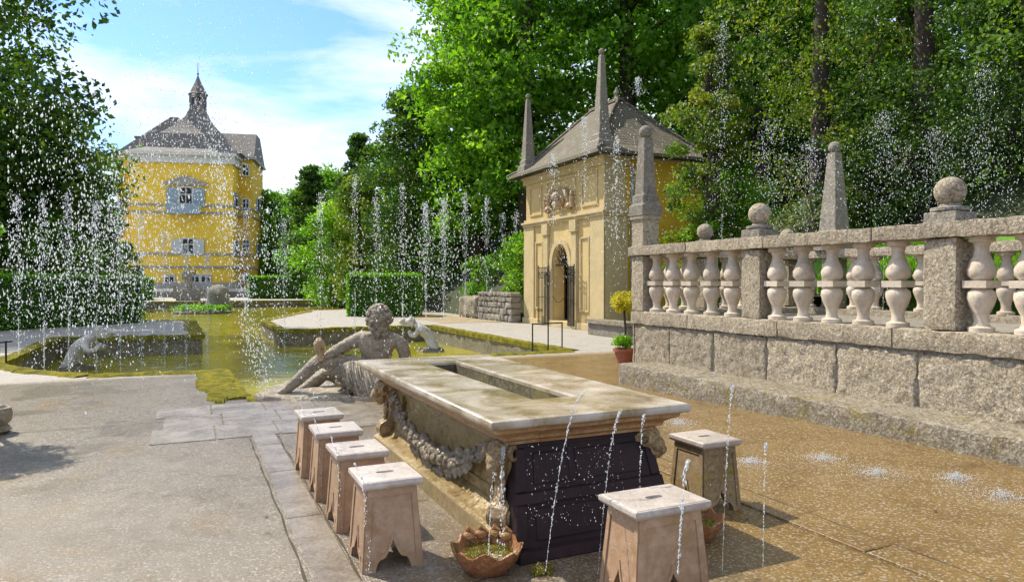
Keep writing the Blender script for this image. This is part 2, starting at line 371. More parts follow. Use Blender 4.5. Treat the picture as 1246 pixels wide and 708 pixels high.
M['leaf_hedge'] = leaf_mat('leaf_hedge', (0.07, 0.19, 0.012), (0.14, 0.31, 0.02), (0.26, 0.46, 0.04), 0.5)
M['leaf_moss'] = leaf_mat('leaf_moss', (0.10, 0.10, 0.012), (0.22, 0.19, 0.02), (0.36, 0.3, 0.05), 0.2, (1, 1, .7))
M['leaf_gold'] = leaf_mat('leaf_gold', (0.36, 0.33, 0.02), (0.55, 0.5, 0.03), (0.68, 0.62, 0.08), 0.4, (1.2, 1.2, 0.7))
def simple(name, c, rough=0.7, metal=0, sc=8, var=0.3):
    t = MT(name); v = t.coord(); a = t.noise(v, sc, 6, 0.7)
    col = t.mix(t.ramp(a, [(0.3, 0.0), (0.7, 1.0)]), tuple(x * (1 - var) for x in c), tuple(min(1, x * (1 + var)) for x in c))
    return t.prin(col, rough, t.bump(a, 0.3, 0.01), 0.4, metal)
M['bark'] = simple('bark', (0.055, 0.04, 0.028), 0.9)
M['hedgecore'] = simple('hedge_core', (0.02, 0.045, 0.01), 0.95)
M['grass'] = simple('grass', (0.10, 0.22, 0.02), 0.9, 0, 3, 0.45)
M['forestfloor'] = simple('forest_floor', (0.045, 0.055, 0.02), 0.95, 0, 1.5, 0.5)
M['iron'] = simple('wrought_iron', (0.03, 0.028, 0.026), 0.5, 0.6)
M['dirt'] = simple('dirt', (0.30, 0.235, 0.14), 0.95, 0, 2)
M['lead'] = simple('lead_sheet', (0.25, 0.27, 0.28), 0.5, 0.3)

def plaster(name, c, dirt=0.4, sc=1.0):
    t = MT(name); v = t.coord(); a = t.noise(v, 0.9 * sc, 8, 0.7, 0.3); b = t.noise(t.coord((6, 6, 0.6)), 1.2 * sc, 6, 0.7)
    col = t.mix(t.math('MULTIPLY', t.ramp(a, [(0.4, 0.0), (0.7, 1.0)]), dirt), c, tuple(x * 0.55 for x in c))
    col = t.mix(t.math('MULTIPLY', t.ramp(b, [(0.5, 0.0), (0.7, 1.0)]), dirt * 0.7), col, tuple(x * 0.5 for x in c))
    return t.prin(col, 0.85, t.bump(t.noise(v, 30, 5, 0.7), 0.3, 0.008), 0.2)
M['yellow'] = plaster('yellow_plaster', (0.90, 0.60, 0.06), 0.35, 0.5)
M['yellow2'] = plaster('ochre_plaster', (0.78, 0.50, 0.05), 0.5)
M['sand'] = plaster('sandstone_facade', (0.62, 0.46, 0.20), 0.5, 1.2)
M['sandtrim'] = plaster('sandstone_trim', (0.56, 0.44, 0.23), 0.45, 2)
M['greystone'] = plaster('grey_stone_trim', (0.36, 0.33, 0.28), 0.4, 2)
M['whitewash'] = plaster('whitewash', (0.66, 0.64, 0.56), 0.3)
M['shutter'] = plaster('blue_grey_shutter', (0.33, 0.42, 0.47), 0.3, 2)
M['shutterw'] = plaster('pale_shutter', (0.58, 0.60, 0.58), 0.3, 2)
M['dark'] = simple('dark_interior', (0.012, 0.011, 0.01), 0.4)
def shingle(name, c1, c2, rows=9.0):
    t = MT(name); v = t.coord()
    br = t.n('ShaderNodeTexBrick'); br.inputs['Scale'].default_value = 1.0; br.inputs['Mortar Size'].default_value = 0.012
    br.inputs['Brick Width'].default_value = 0.16; br.inputs['Row Height'].default_value = 1.0 / rows
    br.inputs['Color1'].default_value = tuple(c1) + (1,); br.inputs['Color2'].default_value = tuple(c2) + (1,); br.inputs['Mortar'].default_value = (0.02, 0.018, 0.015, 1)
    cb = t.n('ShaderNodeCombineXYZ'); x, y, z = t.sep(v); t.l(t.math('ADD', x, y), cb.inputs[0]); t.l(t.math('MULTIPLY', z, 1.35), cb.inputs[1]); t.l(cb.outputs[0], br.inputs[0])
    col = t.mix(t.ramp(t.noise(v, 1.5, 6), [(0.35, 0.0), (0.65, 0.6)]), br.outputs[0], (0.10, 0.10, 0.05))
    saw = t.math('FRACT', t.math('MULTIPLY', t.math('MULTIPLY', z, 1.35), rows))
    return t.prin(col, 0.8, t.bump(t.math('MULTIPLY', t.math('SUBTRACT', 1.0, saw), 0.8), 0.8, 0.04), 0.3)
M['shingle'] = shingle('wood_shingle', (0.20, 0.165, 0.12), (0.13, 0.10, 0.075), 7)
M['roof'] = shingle('palace_roof', (0.27, 0.235, 0.22), (0.19, 0.165, 0.155), 3)

# ------------------------------------------------------------------ leaves
RNG = np.random.default_rng(7)
def quads_obj(name, P, Q1, Q2, var, m, parent, kind4=True):
    n = len(P)
    V = np.empty((n, 4, 3), np.float32)
    V[:, 0] = P - Q1; V[:, 1] = P - Q2 * 0.55; V[:, 2] = P + Q1; V[:, 3] = P + Q2 * 0.55
    me = bpy.data.meshes.new(name); me.vertices.add(n * 4); me.vertices.foreach_set('co', V.reshape(-1))
    me.loops.add(n * 4); me.loops.foreach_set('vertex_index', np.arange(n * 4, dtype=np.int32))
    me.polygons.add(n); me.polygons.foreach_set('loop_start', np.arange(n, dtype=np.int32) * 4)
    me.update(calc_edges=True)
    a = me.attributes.new('var', 'FLOAT', 'FACE'); a.data.foreach_set('value', np.clip(var, 0, 1).astype(np.float32))
    me.materials.append(m)
    return link(bpy.data.objects.new(name, me), parent)
def unit(n, flat=0.0):
    v = RNG.normal(size=(n, 3)); v[:, 2] *= (1 - flat); return v / np.linalg.norm(v, axis=1, keepdims=True)
def leaves(name, C, Rr, per, size, m, parent, squash=0.6, droop=0.0, var0=0.5, shell=0.55):
    """C clump centres (k,3), Rr radii (k,), per leaves each"""
    k = len(C); n = k * per
    cc = np.repeat(C, per, axis=0); rr = np.repeat(Rr, per)[:, None]
    u = unit(n); rad = (shell + (1 - shell) * RNG.random((n, 1)) ** 0.7) * rr
    rad *= (0.65 + 0.35 * RNG.random((n, 1)))
    off = u * rad; off[:, 2] *= squash
    off[:, 2] -= droop * (off[:, 0] ** 2 + off[:, 1] ** 2) / np.maximum(rr[:, 0], .01)
    P = cc + off
    a = unit(n); b = np.cross(a, unit(n)); b /= np.linalg.norm(b, axis=1, keepdims=True) + 1e-6
    sz = size * (0.55 + 0.9 * RNG.random((n, 1)))
    cv = np.repeat(RNG.normal(0, 0.16, k), per)
    var = var0 + cv + RNG.normal(0, 0.2, n)
    return quads_obj(name, P, a * sz * 0.5, b * sz * 0.5, var, m, parent)

def crown_points(kind, k, r, z0, z1):
    out_ = []
    for _ in range(k * 30):
        t = RNG.random(); ang = RNG.random() * 2 * PI
        if kind == 'round': e = math.sqrt(max(0, 1 - (2 * t - 0.85) ** 2 / 1.35)) * (0.82 + 0.25 * math.sin(3 * ang + 5 * t))
        elif kind == 'cone': e = (1 - t) ** 0.75 * (0.85 + 0.25 * math.sin(4 * ang + 9 * t)) + 0.05
        else: e = (math.sin(PI * min(1, max(0, t * 0.88 + 0.1)))) ** 0.6 * (0.85 + 0.2 * math.sin(3 * ang + 7 * t))
        q = RNG.random() ** 0.5
        out_.append((math.cos(ang) * r * e * q, math.sin(ang) * r * e * q, z0 + (z1 - z0) * t))
        if len(out_) >= k: break
    return np.array(out_)
def tree(name, x, y, h, r, kind='round', mat='leaf', clumps=90, per=110, size=0.2, base=0.25, trunk=0.25, rc=None, z=0.0, squash=0.6, label='', cat='tree', group=None, droop=0.0, limbs=6):
    o = empty(name, (x, y, z)); tag(o, label, cat, group)
    C = crown_points(kind, clumps, r * 0.88, h * base, h * 0.97)
    rc = rc or r * 0.3
    Rr = rc * (0.6 + 0.7 * RNG.random(len(C)))
    if kind == 'cone': Rr *= 0.45 + 0.75 * (1 - (C[:, 2] - h * base) / (h * (1 - base)))
    leaves('crown', C, Rr, per, size, M[mat], o, squash, droop)
    mb = MB(); bend = RNG.normal(0, 0.15, 2)
    top = h * (0.85 if kind != 'cone' else 0.97)
    mb.tube([(0, 0, -0.3), (bend[0] * .3, bend[1] * .3, h * 0.25), (bend[0], bend[1], h * 0.55), (bend[0] * .5, 0, top)], [trunk * 1.25, trunk, trunk * 0.65, trunk * 0.15], 8)
    for i in range(limbs):
        c = C[RNG.integers(len(C))]; zz = max(h * 0.18, c[2] - r * (0.3 + .4 * RNG.random()))
        zz = min(zz, top * .9)
        mb.tube([(0, 0, zz), (c[0] * .5, c[1] * .5, zz + (c[2] - zz) * .45), tuple(c)], [trunk * 0.42, trunk * 0.28, trunk * 0.08], 6)
    mb.build('trunk', M['bark'], o, True)
    return o

# ------------------------------------------------------------------ ground with the basins cut out of it
POND = [(0.72, 10.2), (2.9, 10.2), (2.9, 13.9), (8.0, 14.1), (8.0, 24.4), (2.77, 24.1), (2.77, 30.6), (6.3, 40.5), (13.5, 42.5), (13.5, 62.5),
        (-9, 62.5), (-9, 33.2), (0.25, 32.2), (0.4, 22.8), (-3.3, 23.2), (-3.3, 16.4), (-2.6, 15.0), (-1.5, 13.8), (0.6, 13.55)]
def inside(p, poly):
    c = False; j = len(poly) - 1
    for i in range(len(poly)):
        (xi, yi), (xj, yj) = poly[i], poly[j]
        if (yi > p[1]) != (yj > p[1]) and p[0] < (xj - xi) * (p[1] - yi) / (yj - yi) + xi: c = not c
        j = i
    return c
def ss(a, b, x):
    t = min(1, max(0, (x - a) / (b - a))); return t * t * (3 - 2 * t)
def gz(n, s):
    return 0.10 * ss(3.0, 6.4, n) * (1 - ss(3.4, 9.2, s)) * (1 - ss(6.2, 9, n) * 0.5)
def ground():
    pts = []; xs = [-300, -120, -60, -30, -20, -14] + [i * 0.8 for i in range(-12, 18)] + [16, 20, 30, 60, 120, 300]
    ys = [-300, -100, -40, -20, -10] + [i * 0.8 for i in range(-8, 30)] + [26, 30, 36, 42, 50, 58, 66, 80, 110, 160, 300]
    for a in xs:
        for b in ys:
            near = min(abs(a - q[0]) + abs(b - q[1]) for q in POND)
            if near > 0.05: pts.append(Vector((a, b)))
    k = len(pts); pts += [Vector(p) for p in POND]
    ed = [(k + i, k + (i + 1) % len(POND)) for i in range(len(POND))]
    v, e, f, *_ = delaunay_2d_cdt(pts, ed, [], 0, 1e-5)
    mb = MB(); mb.v = [(p.x, p.y, gz(p.x, p.y)) for p in v]
    for t in f:
        c = sum((v[i] for i in t), Vector((0, 0))) / len(t)
        if not inside(c, POND): mb.f.append(tuple(t))
    o = mb.build('ground', M['ground'], None, True); o.rotation_euler = (0, 0, A); tag(o, kind='structure')
ground()
WL = -0.54
def pond():
    mb = MB(); k = len(POND)
    mb.v = [(p[0], p[1], WL) for p in POND]
    mb.f = [tuple(t) for t in tessellate_polygon([[Vector((p[0], p[1], 0)) for p in POND]])]
    o = mb.build('pond_water', M['water'], None); o.rotation_euler = (0, 0, A); tag(o, kind='structure')
    if o.data.polygons[0].normal.z < 0: o.data.flip_normals()
    # walls under the rim: gridded and roughened
    mb = MB(); km = MB()
    for i in range(k):
        a = Vector(POND[i]); b = Vector(POND[(i + 1) % k]); d = b - a; L_ = d.length; m = max(2, int(L_ / (0.12 if a.y < 26 else 0.8)))
        if a.y > 61 and b.y > 61: m = 12
        nrm = Vector((d.y, -d.x)).normalized()          # outward (polygon is counter-clockwise)
        rows = []
        for zi in range(5):
            z = -0.02 - zi * 0.2; row = []
            for j in range(m + 1):
                p = a + d * j / m; q = noise.noise(Vector((p.x * 2.3, p.y * 2.3, z * 4))) * 0.06
                if j in (0, m): q = 0
                row.append((p.x - nrm.x * (0.0 + abs(q)), p.y - nrm.y * abs(q), z))
            rows.append(row)
        mb.rings(rows, closed=False, cap0=False, cap1=False)
        # kerb cap, irregular mossy strip
        wdt = 0.27 if a.y < 26 else 0.4
        e0 = d.normalized() * 0.0
        rs = []
        for j in range(m + 1):
            p = a + d * j / m; ws = wdt * (1 + 0.4 * noise.noise(Vector((p.x * 1.7, p.y * 1.7, 3))) + .35 * noise.noise(Vector((p.x * 7, p.y * 7, 3)))); hh = 0.045 + 0.03 * noise.noise(Vector((p.x * 3, p.y * 3, 1))) + .03 * noise.noise(Vector((p.x * 11, p.y * 11, 1)))
            i_ = 0.05 + 0.04 * noise.noise(Vector((p.x * 4, p.y * 4, 7)))
            rs.append([(p.x - nrm.x * i_, p.y - nrm.y * i_, -0.10), (p.x - nrm.x * (i_ + .01), p.y - nrm.y * (i_ + .01), hh * 0.7), (p.x + nrm.x * 0.1, p.y + nrm.y * 0.1, hh),
                       (p.x + nrm.x * ws * .8, p.y + nrm.y * ws * .8, hh * 0.7), (p.x + nrm.x * ws, p.y + nrm.y * ws, 0.002), (p.x + nrm.x * ws, p.y + nrm.y * ws, -0.1)])
        km.rings(rs)
    o = mb.build('pond_wall', M['basin'], None, True); o.rotation_euler = (0, 0, A); tag(o, kind='structure')
    o = km.build('pond_kerb', M['moss'], None, True); o.rotation_euler = (0, 0, A); tag(o, kind='structure')
pond()
# moss apron beside the channel mouth (thin uneven sheet)
mb = MB(); ring = []
for j in range(90):
    a = 2 * PI * j / 90; rr = 1 + 0.10 * math.sin(3 * a) + 0.35 * noise.noise(Vector((math.cos(a) * 2.5, math.sin(a) * 2.5, 4)))  + 0.2 * noise.noise(Vector((math.cos(a) * 8, math.sin(a) * 8, 1)))
    ring.append((0.42 + 0.28 * rr * math.cos(a), 11.9 + 1.75 * rr * math.sin(a), 0.03))
mb.rings([[(p[0], p[1], 0.0) for p in ring], [((p[0] - .42) * .93 + .42, (p[1] - 11.9) * .96 + 11.9, 0.035) for p in ring]], True, False, True)
o = mb.build('moss_patch', M['moss'], None, True); o.rotation_euler = (0, 0, A); tag(o, kind='structure')

# strips of slabs that hold the nozzles, either side of the table
for (n0, n1, s0, s1, seed) in ((0.60, 0.83, 2.6, 7.6, 1), (3.60, 3.84, 1.5, 8.0, 2)):
    random.seed(seed); mb = MB(); s = s0
    while s < s1:
        l = random.uniform(0.95, 1.35); z = 0.007 + gz((n0 + n1) / 2, s + l / 2)
        mb.loft([(n0, n1, s, s + l - 0.014, z - 0.03), (n0, n1, s, s + l - 0.014, z), (n0 + 0.006, n1 - 0.006, s + .006, s + l - 0.02, z + 0.004)], False)
        s += l
    o = mb.build('paving_strip', M['slab'] if n0 < 2 else M['ground'], None); o.rotation_euler = (0, 0, A); tag(o, kind='structure')
mb = MB()
for i in range(4):
    for j in range(3):
        a = -0.35 + i * 0.62 + 0.1 * (j % 2); b = 7.68 + j * 0.72
        mb.loft([(a, a + 0.605, b, b + 0.705, -0.01), (a, a + 0.605, b, b + 0.705, 0.006), (a + .006, a + 0.599, b + .006, b + 0.699, 0.010)], False)
o = mb.build('paving_slabs', M['slab'], None); o.rotation_euler = (0, 0, A); tag(o, kind='structure')
# grooves of the plaza paving: slabs' dark joints as shallow strips of dirt
mb = MB()
for (a, b) in (((0.57, 2.4), (0.57, 7.6)), ((0.845, 2.4), (0.845, 7.6)), ((3.585, 1.4), (3.585, 8.2)), ((3.86, 1.2), (3.86, 8.2))):
    m = 24; l = []; r_ = []
    for j in range(m + 1):
        s = a[1] + (b[1] - a[1]) * j / m; c = a[0] + 0.006 * math.sin(j * 1.7); q = (0.006 if a[0] < 2 else 0.0028) + (0.004 if a[0] < 2 else .0018) * math.sin(j * 2.9); c += .004 * noise.noise(Vector((s * 1.9, a[0] * 9, 0)))
        l.append((c - q, s, gz(c, s) + 0.004)); r_.append((c + q, s, gz(c, s) + 0.004))
    mb.rings([l, r_], closed=False, cap0=False, cap1=False)
for (a, b, s) in ((0.86, 1.6, 3.45), (0.9, 1.6, 4.9), (-3, 0.56, 8.9), (2.9, 3.58, 2.35)):
    m = 12; l = []; r_ = []
    for j in range(m + 1):
        n_ = a + (b - a) * j / m; c = s + 0.01 * math.sin(j * 1.3 + a)
        l.append((n_, c - .005, gz(n_, c) + 0.0042)); r_.append((n_, c + .005, gz(n_, c) + 0.0042))
    mb.rings([l, r_], closed=False, cap0=False, cap1=False)
o = mb.build('paving_joints', simple('joint_dirt', (0.05, 0.038, 0.022), 0.9), None); o.rotation_euler = (0, 0, A); tag(o, kind='structure')

# wooded hillside on the right, grass bank behind the balustrade
def hz(n, s):
    n0 = 11.9 + 5.8 * ss(17.0, 18.4, s) * (1 - ss(25.2, 25.6, s)) + 6 * ss(60, 110, s)
    if s < 10.6: n0 = 11.15
    q = n - n0
    if q <= 0: return -0.4
    base = 0.95 * ss(0, 0.4, q) if s > 25 else (1.45 * ss(0, .4, q) + .26 * max(0, min(q, 3.2) - .3) if s < 10.6 else 0.45 * ss(0, 1, q))
    return base - 0.4 * (1 - ss(0, .3, q)) + 22 * (1 - math.exp(-max(0, q - (3.2 if s < 10.6 else .4)) / 30)) + 0.25 * noise.noise(Vector((n * .4, s * .4, 0)))
mb = MB()
ns = [11.5 + i * 0.45 for i in range(20)] + [21 + i * 2.5 for i in range(28)]; sss = [-14 + i * 0.9 for i in range(52)] + [33 + i * 6 for i in range(26)]
mb.rings([[(n, s, hz(n, s)) for n in ns] for s in sss], closed=False, cap0=False, cap1=False)
o = mb.build('hillside', M['forestfloor'], None, True); o.rotation_euler = (0, 0, A); tag(o, kind='structure')
mb = MB()
ns = [11.45 + i * 0.3 for i in range(12)]; sss = [-6 + i * 0.8 for i in range(28)]
mb.rings([[(n, s, hz(n, s) + 0.05 if n > 11.9 else 0.02 + (n - 11.45) * .3) for n in ns] for s in sss], closed=False, cap0=False, cap1=False)
o = mb.build('grass_bank', M['grass'], None, True); o.rotation_euler = (0, 0, A); tag(o, kind='structure')
k = 26000
nn = 11.5 + RNG.random(k) * 2.6; sx = -4 + RNG.random(k) * 15
P = np.array([tuple(W(a, b, max(0.03, hz(a, b)) + 0.12)) for a, b in zip(nn, sx)])
up = np.zeros((k, 3)); up[:, 2] = 0.13; up[:, :2] = RNG.normal(0, 0.05, (k, 2)); sd = unit(k, 1.0) * 0.022
o = quads_obj('grass', P, up, sd * 2, 0.5 + RNG.normal(0, .25, k), M['leaf_bright'], None); tag(o, 'bright green grass growing on the bank behind the balustrade', 'grass', kind='stuff')
# dirt path at the foot of the trees, left of the pavilion
mb = MB(); rs = []
for j in range(12):
    s = 25.5 + j * 0.9; rs.append([(8.8 + .2 * math.sin(j) + j * .05, s, 0.006), (11.4 + .15 * math.sin(j * 2), s, 0.008)])
mb.rings(rs, closed=False, cap0=False, cap1=False)
o = mb.build('dirt_path', M['dirt'], None); o.rotation_euler = (0, 0, A); tag(o, kind='structure')

# ------------------------------------------------------------------ the palace
def local(root):                                       # children inherit position and turn
    return root
def palace():
    c = D(228, 343, 80); root = empty('palace', (c.x, c.y, 0), A - R(14))
    tag(root, 'yellow palace with grey roofs, small bell turret and blue shutters beyond the water', 'palace')
    k = 80 / 850.0
    def zz(y): return H + (343 - y) * k
    def zr(y): return H + (343 - y) * k * 1.072
    # main block x -6.2..5.4, front face y=0
    x0, x1 = -5.9, 5.0
    eav = zz(190)
    b = MB(); b.box(x0, x1, 0, 7, 0, eav); b.build('wall', M['yellow'], root)
    b = MB(); b.box(x0 - .25, x1 + .25, -0.25, 7.2, zz(199), eav + 0.003); b.box(x0 - .6, x1 + .5, -0.6, 7.5, eav, eav + .35); b.build('eaves_cornice', M['whitewash'], root)
    # right wing, set back and lower roofed by a long ridge
    b = MB(); b.box(x1 - 1, x1 + 1.6, 3.2, 11, 0, zz(187)); b.build('wall', M['yellow2'], root)
    e2 = zz(187)
    b = MB(); b.loft([(x1 - 3.4, x1 + 1.95, 2.85, 11.3, e2), (x1 - 3.4, x1 + 1.95, 2.85, 11.3, e2 + .3)]); b.build('eaves_cornice', M['greystone'], root)
    b = MB(); b.loft([(x1 - 6.2, x1 + 1.85, 3.0, 11.2, e2 + .3), (x1 - 6, x1 + 1.6, 6.2, 9, zr(161))]); b.build('roof', M['roof'], root)
    b = MB(); b.box(x1 + .7, x1 + 1.4, 5.6, 6.4, zz(170), zz(161)); b.build('chimney', M['whitewash'], root)
    # left wing
    b = MB(); b.box(x0 - 2.4, x0 + 1, 3, 9, 0, zz(190)); b.build('wall', M['yellow2'], root)
    b = MB(); b.loft([(x0 - 3.6, x0 + 7.6, 2.6, 12, zz(190)), (x0 - 3.2, x0 + 7.2, 3.2, 11.5, zz(187)), (x0 + 2.5, x0 + 3.3, 6.5, 8, zr(143))]); b.build('roof', M['roof'], root)
    b = MB(); b.box(x0 - 2.3, x0 - .6, 9, 12, zz(190), zr(166)); b.box(x0 - 2.4, x0 - .5, 8.9, 12.1, zr(166), zr(163)); b.build('chimney', M['roof'], root)
    # bell-curved central roof
    cx = 0.0; b = MB(); rr = []
    for (hw, y) in ((6.6, 187), (5.9, 184), (4.6, 178), (3.5, 171), (2.6, 163), (1.8, 154), (1.2, 146), (0.95, 139)):
        rr.append((cx - hw if hw < 6 else x0 - .5, cx + hw if hw < 5.95 else x1 + .5, max(-.5, 5.4 - hw * .9), 5.4 + hw * .9, zr(y) if hw < 4 else zz(y)))
    b.loft(rr); b.build('roof', M['roof'], root)
    # turret
    tr = MB(); zt0, zt1 = zr(139), zr(118)
    tr.loft([(-.85, .85, 4.55, 6.25, zt0 - .1), (-.85, .85, 4.55, 6.25, zt0 + .25)])
    for sx_ in (-0.68, 0, .68):
        for sy_ in (4.75, 6.05): tr.box(sx_ - .13 - (.03 if sx_ else 0), sx_ + .13, sy_ - .14, sy_ + .14, zt0, zt1)
    for sx_ in (-.68, .68): tr.box(sx_ - .12, sx_ + .12, 5.25, 5.55, zt0, zt1)
    tr.box(-.76, .76, 4.6, 4.85, zt0 + .25, zt0 + .75); tr.box(-.82, .82, 4.58, 6.22, zt1 - .3, zt1)
    tw = tr.build('bell_turret', M['roof'], root)
    b = MB(); b.lathe([(1.2, zt1), (1.0, zt1 + .25), (.62, zt1 + 1.0), (.3, zt1 + 1.7), (.12, zt1 + 2.2), (.05, zt1 + 2.4), (.16, zt1 + 2.55), (.05, zt1 + 2.7), (.03, zt1 + 3.9)], (0, 5.4, 0), 8); b.build('turret_cap', M['roof'], tw)
    # string courses
    for i, y in enumerate((250, 259, 309, 325)):
        b = MB(); b.box(x0 - .12, x1 + .12, -.14, 7.1, zz(y) - .12, zz(y) + .12); b.box(x1 + .12, x1 + 1.72, 3.06, 11.1, zz(y) - .12, zz(y) + .12); b.build('string_course', M['greystone'], root)
    b = MB(); b.loft([(x0 - .5, x1 + .5, -.9, 7.1, 0), (x0 - .5, x1 + .5, -.7, 7.1, zz(345) + .1)]); b.build('plinth', M['greystone'], root)
    def window(x, y0, y1, wd, wing=False, shut='shutter', ped=False, face=-0.02, sh=True):
        h0, h1 = zz(y1), zz(y0)
        f = MB(); t = .16
        f.box(x - wd / 2 - t, x - wd / 2, face - .12, face + .1, h0 - t, h1 + t); f.box(x + wd / 2, x + wd / 2 + t, face - .12, face + .1, h0 - t, h1 + t)
        f.box(x - wd / 2, x + wd / 2, face - .12, face + .1, h1, h1 + t); f.box(x - wd / 2, x + wd / 2, face - .16, face + .1, h0 - t, h0)
        f.box(x - .05, x + .05, face - .07, face + .1, h0, h1); f.box(x - wd / 2, x + wd / 2, face - .068, face + .1, (h0 + h1) / 2 + .2, (h0 + h1) / 2 + .3)
        fo = f.build('window', M['whitewash'], root)
        g = MB(); g.box(x - wd / 2, x + wd / 2, face - .03, face + .0, h0, h1); g.build('pane', M['dark'], fo)
        if sh:
            for q in (-1, 1):
                s_ = MB()
                a, b_ = sorted((x + q * (wd / 2 + t + .02), x + q * (wd * 1.45 + t)))
                s_.box(a, b_, face - .13, face - .05, h0, h1)
                for zq in range(int((h1 - h0) / .18)): s_.box(a + .06, b_ - .06, face - .15, face - .12, h0 + .05 + zq * .18, h0 + .14 + zq * .18)
                s_.build('shutter', M[shut], fo)
        if ped:
            p = MB(); p.prism([(-wd * 1.9, 0), (wd * 1.9, 0), (wd * 1.9, .15), (0, 1.15), (-wd * 1.9, .15)], lambda u, v, t_: (x + u, t_, h1 + .3 + v), face - .35, face + .05); p.build('pediment', M['greystone'], fo)
    window(-0.1, 229, 250, 1.3, ped=True)
    bc = MB(); bc.box(-1.9, 1.7, -1.3, -.1, zz(259) - .2, zz(259)); 
    for j in range(15): bc.box(-1.85 + j * .245, -1.80 + j * .245, -1.28, -1.22, zz(259), zz(250))
    bc.box(-1.9, 1.7, -1.3, -1.2, zz(250), zz(250) + .1); bc.box(-1.88, 1.68, -1.26, -1.23, zz(259), zz(250))
    bc.build('balcony', M['shutter'], root)
    window(0.1, 291, 309, 1.1, shut='shutterw')
    for x in (-1.9, 0.8, 2.0): window(x, 335, 343, 0.9, sh=False)
    for y0, y1 in ((194, 207), (238, 252), (290, 304), (333, 341)):
        window(x1 + .85, y0, y1, 0.62, face=3.18, sh=False)
    # windows with shutters on the side faces
    for xs_, yy in ((x1, 1.6), (x1 + 1.6, 7.2)):
        for y0, y1 in ((232, 250), (291, 307)):
            f = MB(); f.box(xs_ - .02, xs_ + .06, yy - .6, yy + .6, zz(y1), zz(y0)); fo = f.build('window', M['dark'], root)
            for q in (-1, 1):
                g = MB(); a, b_ = sorted((yy + q * .64, yy + q * 1.3)); g.box(xs_ + .02, xs_ + .1, a, b_, zz(y1), zz(y0)); g.build('shutter', M['shutter'], fo)
    return root
palace()
# terrace wall with a balustrade line and steps before the palace
def far_terrace():
    for i, (px0, px1, y, d, hh) in enumerate(((118, 247, 352, 72, .55), (268, 300, 352, 72, .55))):
        a = D(px0, 343, d); b = D(px1, 343, d); root = empty('terrace_wall', (a.x, d, 0), 0)
        tag(root, ('long low pale terrace wall before the palace, left of the steps', 'short low pale terrace wall before the palace, right of the stone figure')[i], 'wall')
        w_ = b.x - a.x
        m = MB(); m.box(0, w_, 0, .5, -.2, H - (355 - 343) / 850 * d); m.build('wall', M['tufa_dark'], root)
        m = MB(); m.box(-.1, w_ + .1, -.1, .6, H - (355 - 343) / 850 * d, H - (351.5 - 343) / 850 * d); m.build('coping', M['whitewash'], root)
far_terrace()
st = empty('stone_stairs', (D(238, 343, 68).x, 68, 0), A)
tag(st, 'grey stone stairs with flanking blocks on the axis before the palace', 'stairs')
m = MB()
for i in range(6): m.box(-1.5, 1.5, i * .35, 2.4, i * .16 + (0 if i else -.1), (i + 1) * .16)
m.build('steps', M['tufa_dark'], st)
for a_, b_ in ((-2.0, -1.52), (1.52, 2.0)): m = MB(); m.box(a_, b_, -.1, 2.4, -.1, 1.3); m.build('cheek_wall', M['tufa_dark'], st)
# fountain figures standing at the far basin
def far_figure(px, d, hh, label, wide=1.0):
    p = D(px, 343, d); root = empty('stone_figure', (p.x, p.y, WL if d < 60 else 0), A); tag(root, label, 'statue')
    m = MB(); m.loft([(-.75 * wide, .75 * wide, -.6, .6, -.2), (-.7 * wide, .7 * wide, -.55, .55, hh * .3), (-.45 * wide, .45 * wide, -.4, .4, hh * .35)]); m.build('pedestal', M['tufa_dark'], root)
    m = MB(); m.tube([(0, 0, hh * .34), (.05, 0, hh * .5), (-.05, 0, hh * .7), (0, 0, hh * .84)], [.28, .33, .38, .12], 10); m.ball((0, -.02, hh * .92), .17, 10, 8, (1, 1, 1.2))
    m.tube([(-.3, 0, hh * .78), (-.5, -.15, hh * .62), (-.3, -.35, hh * .55)], [.12, .09, .07], 8); m.tube([(.3, 0, hh * .78), (.55, 0, hh * .68), (.6, -.2, hh * .85)], [.12, .09, .06], 8)
    m.build('figure', M['tufa_dark'], root, True)
far_figure(229, 60, 3.2, 'dark stone figure on a tall block on the axis before the palace stairs', 1.3)
rk = empty('rock_fountain', (D(266, 343, 50).x, 50, WL)); tag(rk, 'rounded grey tufa rock standing in the far basin right of the axis', 'rock')
m = MB(); m.lathe([(.85, -.2), (.82, .5), (.72, 1.0), (.75, 1.35), (0.6, 1.7), (.3, 1.85), (.02, 1.9)], (0, 0, 0), 14)
m.v = [tuple(Vector(v) + noise.noise_vector(Vector(v) * 1.3) * .22) for v in m.v]; m.build('boulder', M['tufa_dark'], rk, True)
pi_ = D(246, 343, 48)
isl = empty('planted_island', (pi_.x, pi_.y, WL)); tag(isl, 'low round island of green water plants in the far basin', 'plants')
m = MB(); m.lathe([(1.9, -.2), (1.9, .12), (1.5, .25), (.1, .3)], (0, 0, 0), 18); m.build('soil_bed', M['basin'], isl)
C = np.array([(1.7 * math.cos(a) * q, 1.7 * math.sin(a) * q, .35) for a, q in zip(RNG.random(60) * 6.28, RNG.random(60) ** .5)])
leaves('leaves', C, np.full(60, .35), 40, .16, M['leaf_hedge'], isl, .8)

